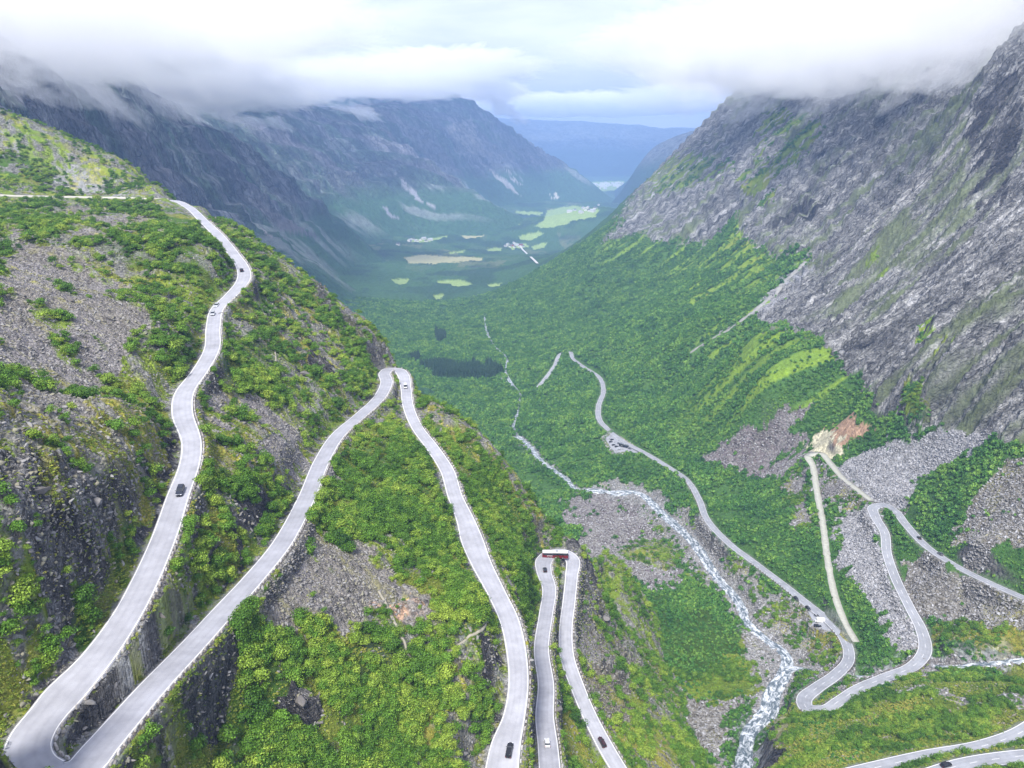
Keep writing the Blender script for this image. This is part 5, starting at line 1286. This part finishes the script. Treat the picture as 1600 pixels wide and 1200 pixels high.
def car(label, cat, body, p, heading, kind="hatch", glassroof=False, L=4.4, W=1.82, group="cars on the mountain road"):
    root = bpy.data.objects.new({"van": "van", "camper": "camper_van"}.get(kind, "car"), None); col.objects.link(root)
    tag(root, label, cat, group)
    h = L / 2; H = {"hatch": 1.48, "estate": 1.52, "suv": 1.68, "van": 1.98, "camper": 2.7}[kind]
    bl = .92 if kind in ("hatch", "estate") else 1.02
    loft("body", [sect(-h, W * .86, .42, bl - .1), sect(-h + .12, W * .97, .26, bl), sect(-h + .9, W, .22, bl + .03), sect(h - 1.25, W, .22, bl - .0), sect(h - .45, W * .96, .22, bl - .13), sect(h - .1, W * .88, .28, bl - .25), sect(h, W * .78, .36, bl - .34)], body, root)
    rear = -h + (.25 if kind in ("estate", "suv", "van", "camper") else .45); front = h - (1.25 if kind != "van" else .7)
    if kind == "camper": front = h - .55
    def gs_(x_, w_, z): return [(x_, -w_ / 2, z), (x_, w_ / 2, z)]
    wt = W * (.76 if kind not in ("van", "camper") else .92); rf, rr2 = front - (.85 if kind != "camper" else .35), rear + (.3 if kind not in ("van", "camper") else .08)
    z0, z1 = bl - .04, H - .06
    V = [(rear, -W * .47, z0), (rear, W * .47, z0), (front, W * .46, z0), (front, -W * .46, z0), (rr2, -wt / 2, z1), (rr2, wt / 2, z1), (rf, wt / 2, z1), (rf, -wt / 2, z1)]
    mesh_obj("window", V, [(3, 2, 1, 0), (4, 5, 6, 7), (0, 1, 5, 4), (1, 2, 6, 5), (2, 3, 7, 6), (3, 0, 4, 7)], glass if kind != "camper" else body, root)
    loft("roof", [[(rr2 - .08, -wt / 2 - .01, z1 - .02), (rr2 - .08, wt / 2 + .01, z1 - .02), (rr2 - .08, wt / 2 - .06, z1 + .05), (rr2 - .08, -wt / 2 + .06, z1 + .05)], [((rr2 + rf) / 2, -wt / 2 - .01, z1 + .0), ((rr2 + rf) / 2, wt / 2 + .01, z1 + .0), ((rr2 + rf) / 2, wt / 2 - .08, z1 + .11), ((rr2 + rf) / 2, -wt / 2 + .08, z1 + .11)], [(rf + .04, -wt / 2 - .01, z1 - .02), (rf + .04, wt / 2 + .01, z1 - .02), (rf + .04, wt / 2 - .08, z1 + .05), (rf + .04, -wt / 2 + .08, z1 + .05)]], body, root)
    for sy in (-1, 1):
        for xx in (rr2 + .05, (rr2 + rf) / 2, rf - .02):
            quad_box("pillar", (xx - .04, sy * (W * .455) - .03, z0), (xx + .04, sy * (W * .455) + .015, z0 + (z1 - z0) * .55), body, root)
        quad_box("mirror", (front - .45, sy * (W / 2 + .1) - .1, bl), (front - .3, sy * (W / 2 + .1) + .1, bl + .14), body, root)
        quad_box("headlight", (h - .14, sy * W * .33 - .17, bl - .38), (h + .01, sy * W * .33 + .17, bl - .24), lamp_m, root)
        quad_box("tail_light", (-h - .01, sy * W * .38 - .12, bl - .28), (-h + .1, sy * W * .38 + .12, bl - .1), tail_m, root)
        for xx in (h - .85, -h + .8): wheel(root, xx, sy * (W / 2 - .1))
    quad_box("bumper", (h - .04, -W * .36, .3), (h + .03, W * .36, .42), trim_m, root)
    root.location = p; root.rotation_euler = (0, 0, heading)
    return root
PN = {}
def on_road(px, py, lines_, flip=False, turn=0, lift=.05):
    best = None
    for L in lines_:
        x_, y_ = project(L[:, 0], L[:, 1], L[:, 2]); d = (x_ - px) ** 2 + (y_ - py) ** 2; i = int(np.argmin(d))
        if best is None or d[i] < best[0]: best = (d[i], L, i)
    _, L, i = best; _, T = normals2(L[:, :3]); p = pz(px, py, L[i, 2])
    a = math.atan2(T[i, 1], T[i, 0]) + (math.pi if flip else 0) + turn
    k = max(1, min(len(L) - 3, i)); g = (L[k + 2, 2] - L[k - 1, 2]) / max(np.linalg.norm(L[k + 2, :2] - L[k - 1, :2]), .1)
    p[2] += lift; return p, a, -math.atan(g) * (1 if not flip else -1)
paint_c = {k: mat(k + "_car_paint", c, .25, .3, spec=.5) for k, c in dict(navy=(.03, .035, .05), black=(.02, .02, .022), silver=(.52, .54, .56), white=(.8, .8, .8), maroon=(.05, .02, .022), grey=(.16, .17, .18), red=(.17, .014, .018)).items()}
def drive(px, py, lines_, label, cat, pc, flip=False, **kw):
    p, a, pt = on_road(px, py, lines_, flip)
    o = car(label, cat, paint_c[pc], p, a, **kw); o.rotation_euler = (0, pt, a); return o
drive(282, 770, [La], "dark navy car driving on the first road, left of the grey scree", "car", "navy", kind="suv", L=4.6)
drive(377.5, 423.5, [La], "small dark car on the highest bend of the first road, above two silver cars", "car", "black", True)
drive(338.5, 479, [La], "upper of the two silver cars close together on the first road", "car", "silver")
drive(332.5, 492, [La], "lower of the two silver cars close together on the first road", "car", "silver", kind="estate")
drive(633.5, 605.5, [Lc], "white van just past the promontory hairpin above the valley woods", "van", "white", kind="van", L=4.9, W=1.95, group=None)
drive(851.5, 892, [Ld], "black car waiting just below the red bus at its hairpin", "car", "black", kind="suv", L=4.5)
drive(796, 1174, [Lc], "black car with pale bonnet on the third road at the bottom edge", "car", "black", True, kind="estate", L=4.7)
drive(855, 1163, [Ld], "white car near the bottom edge between two dark cars on neighbouring roads", "car", "white")
drive(940.5, 1161, [Le], "dark maroon car hugging the outer edge of the lowest near road", "car", "maroon", True, kind="estate", L=4.7)
drive(1244, 936.5, [V2], "small black car farthest up the valley road ahead of the lay-by", "car", "black", True, kind="suv", L=4.2)
drive(1262.5, 951.5, [V2], "black car on the valley road right before the lay-by", "car", "black", True, kind="estate", L=4.7)
drive(1436, 841.5, [V2], "small dark car on the straight just below the scree hairpin", "car", "black", kind="hatch")
drive(1469, 866.5, [V2], "dark grey car further down the straight beyond the scree hairpin", "car", "grey", kind="estate")
drive(1478, 1197, [RP['valley'][1]], "black car cut off by the bottom edge on the lower right road", "car", "black", kind="suv")
def park(px, py, pl, z, a, label, cat, pc, **kw):
    p = pz(px, py, z); p[2] = p[0] * pl[0] + p[1] * pl[1] + pl[2]; p = pz(px, py, p[2] + .05)
    return car(label, cat, paint_c[pc], p, a, **kw)
park(1281, 971.5, LAYPL, -291, math.radians(172), "white camper van standing in the lay-by on the valley road", "camper van", "white", kind="camper", L=6.2, W=2.1, group=None)
park(1277.5, 979, LAYPL, -291, math.radians(-8), "black estate car parked beside the white camper van in the lay-by", "car", "black", kind="estate", L=4.8)
gp = "cars in the valley car park"
park(956.5, 687.5, PARKPL, -329, math.radians(20), "black car parked nearest the top corner of the small car park", "car", "black", group=gp)
park(954.5, 691, PARKPL, -329, math.radians(20), "second black car from the top corner of the small car park", "car", "black", kind="estate", group=gp)
park(958.8, 695.8, PARKPL, -329, math.radians(22), "black car third in the row at the left edge of the car park", "car", "black", group=gp)
park(963.5, 698.2, PARKPL, -329, math.radians(24), "longest black car, fourth in the row at the left edge of the car park", "car", "black", kind="estate", L=5.0, group=gp)
park(966.5, 703.2, PARKPL, -329, math.radians(150), "pale silver car parked in the lower corner of the car park", "car", "silver", kind="suv", group=gp)
park(984, 701.5, PARKPL, -329, math.radians(-40), "dark grey car at the right end of the car park", "car", "grey", group=gp)
park(967, 693.5, PARKPL, -329, math.radians(-45), "dark grey car standing just behind the dark coach in the car park", "car", "grey", kind="hatch", group=gp)

def coach(label, body_c, roof_c, p, a, L=12.8, W=2.55, H=3.6, group=None):
    root = bpy.data.objects.new("coach", None); col.objects.link(root); tag(root, label, "bus", group)
    h = L / 2
    low = lambda x_, w_, z0, z1: [(x_, -w_ / 2, z0), (x_, w_ / 2, z0), (x_, w_ / 2, z1), (x_, -w_ / 2, z1)]
    loft("body", [low(-h, W * .96, .4, 1.95), low(-h + .15, W, .32, 1.95), low(h - .2, W, .32, 1.95), low(h, W * .94, .4, 1.75)], body_c, root)
    loft("window_band", [low(-h + .04, W * .93, 1.93, H - .55), low(-h + .2, W * .97, 1.93, H - .45), low(h - .35, W * .97, 1.93, H - .45), low(h - .06, W * .9, 1.73, H - .7)], glass, root)
    for k in range(7):
        x_ = -h + 1.2 + k * 1.75
        for sy in (-1, 1): quad_box("window_post", (x_ - .05, sy * W * .485 - .02, 1.95), (x_ + .05, sy * W * .485 + .012, H - .5), trim_m, root)
    loft("rear_quarter", [low(-h - .01, W * .975, 1.7, H - .5), low(-h + .5, W * .985, 1.7, H - .5)], body_c, root)
    loft("roof", [low(-h + .02, W * .88, H - .5, H - .12), low(-h + .3, W * .99, H - .5, H), low(h - .5, W * .99, H - .5, H), low(h - .12, W * .84, H - .6, H - .2)], roof_c, root)
    for x_ in (-1.4, 3.2): quad_box("roof_hatch", (x_ - .4, -.4, H - .01), (x_ + .4, .4, H + .07), rim_m, root)
    quad_box("air_conditioner", (.1, -.8, H - .01), (1.5, .8, H + .16), mat("grey_housing", (.3, .31, .33), .6), root)
    for sy in (-1, 1):
        quad_box("stripe", (-h + 2.3, sy * (W / 2 + .005) - .008, 1.52), (-h + 5.0, sy * (W / 2 + .005) + .008, 1.76), paint_c["white"], root)
        for x_ in (h - 2.7, -h + 3.1, -h + 4.4): wheel(root, x_, sy * (W / 2 - .13), .5, .28)
        quad_box("headlight", (h - .08, sy * 1.0 - .18, .7), (h + .02, sy * 1.0 + .18, .95), lamp_m, root)
        quad_box("mirror", (h - .1, sy * (W / 2 + .2) - .1, 2.1), (h + .15, sy * (W / 2 + .2) + .1, 2.6), trim_m, root)
    quad_box("windscreen", (h - .12, -W * .42, 1.35), (h + .0, W * .42, 2.7), glass, root)
    root.location = p; root.rotation_euler = (0, 0, a); return root
pb = pz(867.5, 871.5, -199.7)
coach("long red coach with white roof turning through the hairpin above the white car", paint_c["red"], paint_c["white"], pb + np.array((0, 0, .06)), math.radians(-2))
pb = pz(974.5, 699, -327.5); pb[2] = pb[0] * PARKPL[0] + pb[1] * PARKPL[1] + PARKPL[2] + .05
coach("dark coach parked in the small valley car park among black cars", paint_c["black"], paint_c["grey"], pb, math.radians(-42), L=11)

def motorcycle(p, a, label):
    root = bpy.data.objects.new("motorcycle", None); col.objects.link(root); tag(root, label, "motorcycle", "motorcycles by the lay-by")
    for x_ in (-.75, .75): wheel(root, x_, 0, .33, .14)
    loft("frame", [[(-.6, -.1, .4), (-.6, .1, .4), (-.6, .1, .65), (-.6, -.1, .65)], [(0, -.2, .3), (0, .2, .3), (0, .2, .8), (0, -.2, .8)], [(.6, -.1, .5), (.6, .1, .5), (.6, .1, .85), (.6, -.1, .85)]], paint_c["black"], root)
    loft("fuel_tank", [[(-.05, -.15, .78), (-.05, .15, .78), (-.05, .1, 1.0), (-.05, -.1, 1.0)], [(.45, -.12, .8), (.45, .12, .8), (.45, .08, .98), (.45, -.08, .98)]], paint_c["grey"], root)
    quad_box("seat", (-.75, -.16, .76), (-.05, .16, .88), trim_m, root)
    quad_box("handlebar", (.45, -.4, 1.05), (.5, .4, 1.1), trim_m, root); quad_box("headlight", (.72, -.1, .85), (.85, .1, 1.02), lamp_m, root)
    quad_box("luggage_case", (-1.0, -.42, .6), (-.55, .42, 1.0), trim_m, root)
    root.location = p; root.rotation_euler = (0, 0, a)
for (x_, y_, lb) in ((1274, 963, "left one of the three motorcycles halted before the lay-by"), (1278.5, 963.5, "right one of the three motorcycles halted before the lay-by"), (1278.5, 967.5, "lowest motorcycle of the three, nearest the white camper van")):
    p, a, pt = on_road(x_, y_, [V2], True); motorcycle(p, a + .2, lb)

# ------------------------------------------------------------------ small bridges where the stream goes under the road
for (x_, y_, lb) in ((1331, 1043, "stone bridge carrying the valley road over the stream near the lower right hairpin"), (1430, 1040, "stone bridge carrying the switchback over the stream on its way in from the right")):
    i = int(np.argmin(np.hypot(*(np.array(project(V2[:, 0], V2[:, 1], V2[:, 2])) - np.array([[x_], [y_]]))))); sl = V2[i - 8:i + 9]
    root = bpy.data.objects.new("stone_bridge", None); col.objects.link(root); tag(root, lb, "bridge", "stone bridges on the valley road")
    Nn, _ = normals2(sl[:, :3]); K = len(sl)
    for sg in (-1, 1):
        q = lambda o: sl[:, :2] + Nn * sg * (sl[:, 3:4] / 2 + o)
        arch = sl[:, 2] - .4 - 2.6 * np.abs(np.linspace(-1, 1, K)) ** 2.2
        V = np.stack([np.c_[q(.1), arch], np.c_[q(.1), sl[:, 2] + .75], np.c_[q(.5), sl[:, 2] + .75], np.c_[q(.5), arch]], 1).reshape(-1, 3); i_ = np.arange(K - 1)
        Q = np.concatenate([np.stack([i_ * 4 + j, (i_ + 1) * 4 + j, (i_ + 1) * 4 + (j + 1) % 4, i_ * 4 + (j + 1) % 4], 1) for j in range(4)])
        mesh_obj("parapet", V, Q, masonry, root)

# ------------------------------------------------------------------ farms and the far town
wall_w = mat("white_cladding", (.55, .55, .53), .8, noise=(.3, .05)); wall_r = mat("red_cladding", (.3, .06, .04), .8); roof_g = mat("slate_roof", (.12, .12, .13), .7); barn_g = mat("pale_sheet_roof", (.35, .36, .38), .5)
def house_meshes(w_, d_, h_, wm_, rm_):
    V = [(-w_, -d_, -2), (w_, -d_, -2), (w_, d_, -2), (-w_, d_, -2), (-w_, -d_, h_), (w_, -d_, h_), (w_, d_, h_), (-w_, d_, h_), (-w_, 0, h_ + d_ * .7), (w_, 0, h_ + d_ * .7)]
    a_ = mesh_obj("wall", V, [(0, 1, 5, 4), (2, 3, 7, 6), (1, 2, 6, 9, 5), (3, 0, 4, 8, 7), (3, 2, 1, 0)], wm_)
    o_, t_ = .5, .25
    z_ = h_ + d_ * .7
    VR = [(-w_ - o_, -d_ - o_, h_ - .35), (w_ + o_, -d_ - o_, h_ - .35), (w_ + o_, 0, z_ + .05), (-w_ - o_, 0, z_ + .05), (w_ + o_, d_ + o_, h_ - .35), (-w_ - o_, d_ + o_, h_ - .35)]
    VR += [(x_, y_, z + t_) for x_, y_, z in VR]
    b_ = mesh_obj("roof", VR, [(0, 1, 2, 3), (3, 2, 4, 5), (6, 9, 8, 7), (9, 11, 10, 8), (0, 6, 7, 1), (5, 4, 10, 11), (0, 3, 9, 6), (3, 5, 11, 9), (1, 7, 8, 2), (2, 8, 10, 4)], rm_)
    return a_, b_
HK = [house_meshes(7, 5, 5.5, wall_w, roof_g), house_meshes(10, 6, 6, wall_w, barn_g), house_meshes(8, 5, 5, wall_r, roof_g)]
used = [False] * 3
def house(px, py, k, label, group, sc=1.0):
    p = hit(px, py, B, 1500)
    if p is None: return
    root = bpy.data.objects.new("farmhouse" if k != 1 else "barn", None); col.objects.link(root)
    for m_ in HK[k]:
        c_ = m_ if not used[k] else m_.copy()
        if used[k]: col.objects.link(c_)
        c_.parent = root
    used[k] = True
    root.location = p; root.rotation_euler = (0, 0, rng.uniform(0, 3.1)); root.scale = (sc,) * 3
    tag(root, label, "house" if k != 1 else "barn", group)
for i, (a, b_) in enumerate([(790, 385), (793, 383), (797, 386), (800, 384), (804, 387), (807, 384), (811, 386), (814, 383), (817, 386), (803, 381)]):
    house(a, b_, (0, 1, 0, 2)[i % 4], "small pale building in the farm cluster where the thin road ends", "farm cluster at the head of the farm road", 1.1)
for i, (a, b_) in enumerate([(640, 377), (645, 375), (651, 378), (657, 376), (662, 374), (666, 378), (672, 376), (622, 383)]):
    house(a, b_, (1, 0)[i % 2], "small pale building in the farm cluster under the left mountain wall", "farm cluster under the left mountain wall", 1.2)
for i, (a, b_) in enumerate([(912, 327), (915, 329), (918, 326), (921, 330), (926, 331), (935, 321), (890, 332), (898, 329), (908, 333), (930, 327)]):
    house(a, b_, (1, 0)[i % 2], "tiny white building on the pale fields before the far gap", "buildings on the farthest fields", 1.5)

Vt = [(-16, -10, -3), (16, -10, -3), (16, 10, -3), (-16, 10, -3), (-16, -10, 9), (16, -10, 9), (16, 10, 9), (-16, 10, 9), (-12, -6, 10.5), (12, -6, 10.5), (12, 6, 10.5), (-12, 6, 10.5)]
Ft = [(0, 1, 5, 4), (1, 2, 6, 5), (2, 3, 7, 6), (3, 0, 4, 7), (4, 5, 9, 8), (5, 6, 10, 9), (6, 7, 11, 10), (7, 4, 8, 11), (8, 9, 10, 11)]
first = None
for k in range(80):
    a = rng.uniform(922, 976); b_ = 289 + rng.uniform(-3.2, 2.5) + (rng.random() < .15) * rng.uniform(2, 8)
    p = hit(a, b_, B, 5000, 13000)
    if p is None: continue
    if first is None: first = mesh_obj("town_building", Vt, Ft, wall_w); o = first
    else: o = first.copy(); col.objects.link(o)
    o.location = p; o.rotation_euler = (0, 0, rng.uniform(0, 3.1)); sc = rng.uniform(.6, 1.7); o.scale = (sc, sc, rng.uniform(.8, 1.8))
    tag(o, "white speck of a building in the far town by the fjord", "building", "buildings of the far town")
# fjord water before the far ridge
fj = mesh_obj("fjord", [(-3000, 10400, -604), (6000, 10400, -604), (6000, 13600, -604), (-3000, 13600, -604)], [(0, 1, 2, 3)], mat("fjord_water", (.06, .1, .12), .15, spec=.5)); tag(fj, kind="structure")
# ------------------------------------------------------------------ haze and low clouds
def vol_mat(name, color, density, aniso=0.0):
    m = bpy.data.materials.new(name); m.use_nodes = True
    nt = m.node_tree; nt.nodes.clear()
    o = nt.nodes.new("ShaderNodeOutputMaterial"); v = nt.nodes.new("ShaderNodeVolumePrincipled")
    v.inputs["Color"].default_value = (*color, 1); v.inputs["Density"].default_value = density; v.inputs["Anisotropy"].default_value = aniso
    nt.links.new(v.outputs[0], o.inputs["Volume"])
    return m
hz = box("haze", (-9000, -300, -800), (9000, 16500, 420), vol_mat("haze_air", (.36, .57, 1.0), 1.05e-4))
tag(hz, kind="stuff")
cm = vol_mat("cloud_vapour", (.995, .995, 1.0), .0045)
cw = vol_mat("wisp_vapour", (.99, .99, 1.0), .006)
def cloud(px, py, d, sx, sy, sz, seed, tilt=0.0):
    bm = bmesh.new(); bmesh.ops.create_icosphere(bm, subdivisions=6 if sx > 150 else 5, radius=1)
    V = np.array([v.co[:] for v in bm.verts]); Fc = np.array([[v.index for v in f.verts] for f in bm.faces]); bm.free()
    P = V * (sx, sy, sz)
    q = P / (80.0 if not tilt else sx / 2.2)
    n = fbm(q[:, 0] + seed * 7 + q[:, 2] * .9, q[:, 1] + q[:, 2] * 1.7, 6, seed, .62)
    n2 = fbm(q[:, 0] * .4 - q[:, 2] + 50, q[:, 1] * .4 + seed * 3, 2, seed + 40)
    f = (.15 + 1.25 * n + .5 * (n2 - .2)) if not tilt else np.clip(2.6 * (n - .18), .12, 2)
    o = mesh_obj("low_cloud", P * f[:, None], Fc, cw if tilt else cm, smooth=True); o.location = pd(px, py - (14 if not tilt else 4), d); o.rotation_euler = (0, tilt, 0)
    tag(o, kind="stuff"); return o
CL = [(930, 178, 11800, 2300, 900, 170), (1090, 165, 8800, 900, 600, 170), (-60, 10, 1100, 300, 200, 90), (20, 60, 1500, 420, 300, 90), (120, 80, 1600, 330, 300, 90), (-60, 120, 1250, 160, 150, 40), (210, 70, 2000, 380, 300, 110), (280, 110, 2300, 300, 300, 80), (330, 140, 2600, 330, 300, 90), (390, 160, 2700, 330, 260, 70), (300, 60, 2600, 600, 400, 130), (440, 135, 4000, 600, 400, 110), (520, 140, 4600, 600, 400, 110), (600, 135, 5200, 700, 500, 120),
      (700, 120, 6200, 800, 600, 140), (640, 155, 5600, 400, 400, 70), (770, 155, 6800, 350, 300, 100),
      (1190, 125, 2100, 330, 300, 90), (1280, 120, 1750, 300, 250, 75), (1380, 110, 1400, 230, 200, 62), (1470, 90, 1150, 180, 150, 60), (1560, 35, 950, 150, 140, 52), (1330, 60, 1800, 420, 300, 120), (1480, 20, 1300, 300, 200, 100), (1100, 90, 2600, 400, 300, 110), (1250, 155, 1800, 130, 90, 30),
      (100, 130, 1380, 75, 50, 26, .5), (150, 150, 1480, 70, 50, 24, .6), (60, 150, 1300, 60, 40, 20, .3), (190, 170, 1700, 70, 40, 22, .7), (20, 140, 1200, 60, 40, 24, .2), (240, 160, 1900, 80, 50, 26, .6), (300, 180, 2300, 90, 60, 26, .5), (360, 190, 2600, 90, 60, 26, .4), (420, 195, 3000, 120, 80, 26, .2),
      (790, 175, 6800, 200, 120, 60, .5), (560, 178, 4700, 170, 100, 40, .15), (1430, 130, 1250, 60, 50, 22, -.5), (1520, 100, 1000, 50, 40, 22, -.6), (1200, 165, 1950, 90, 60, 26, -.3), (1330, 155, 1550, 80, 50, 24, -.3)]
for i, c in enumerate(CL): cloud(*c[:6], 900 + i, *c[6:])
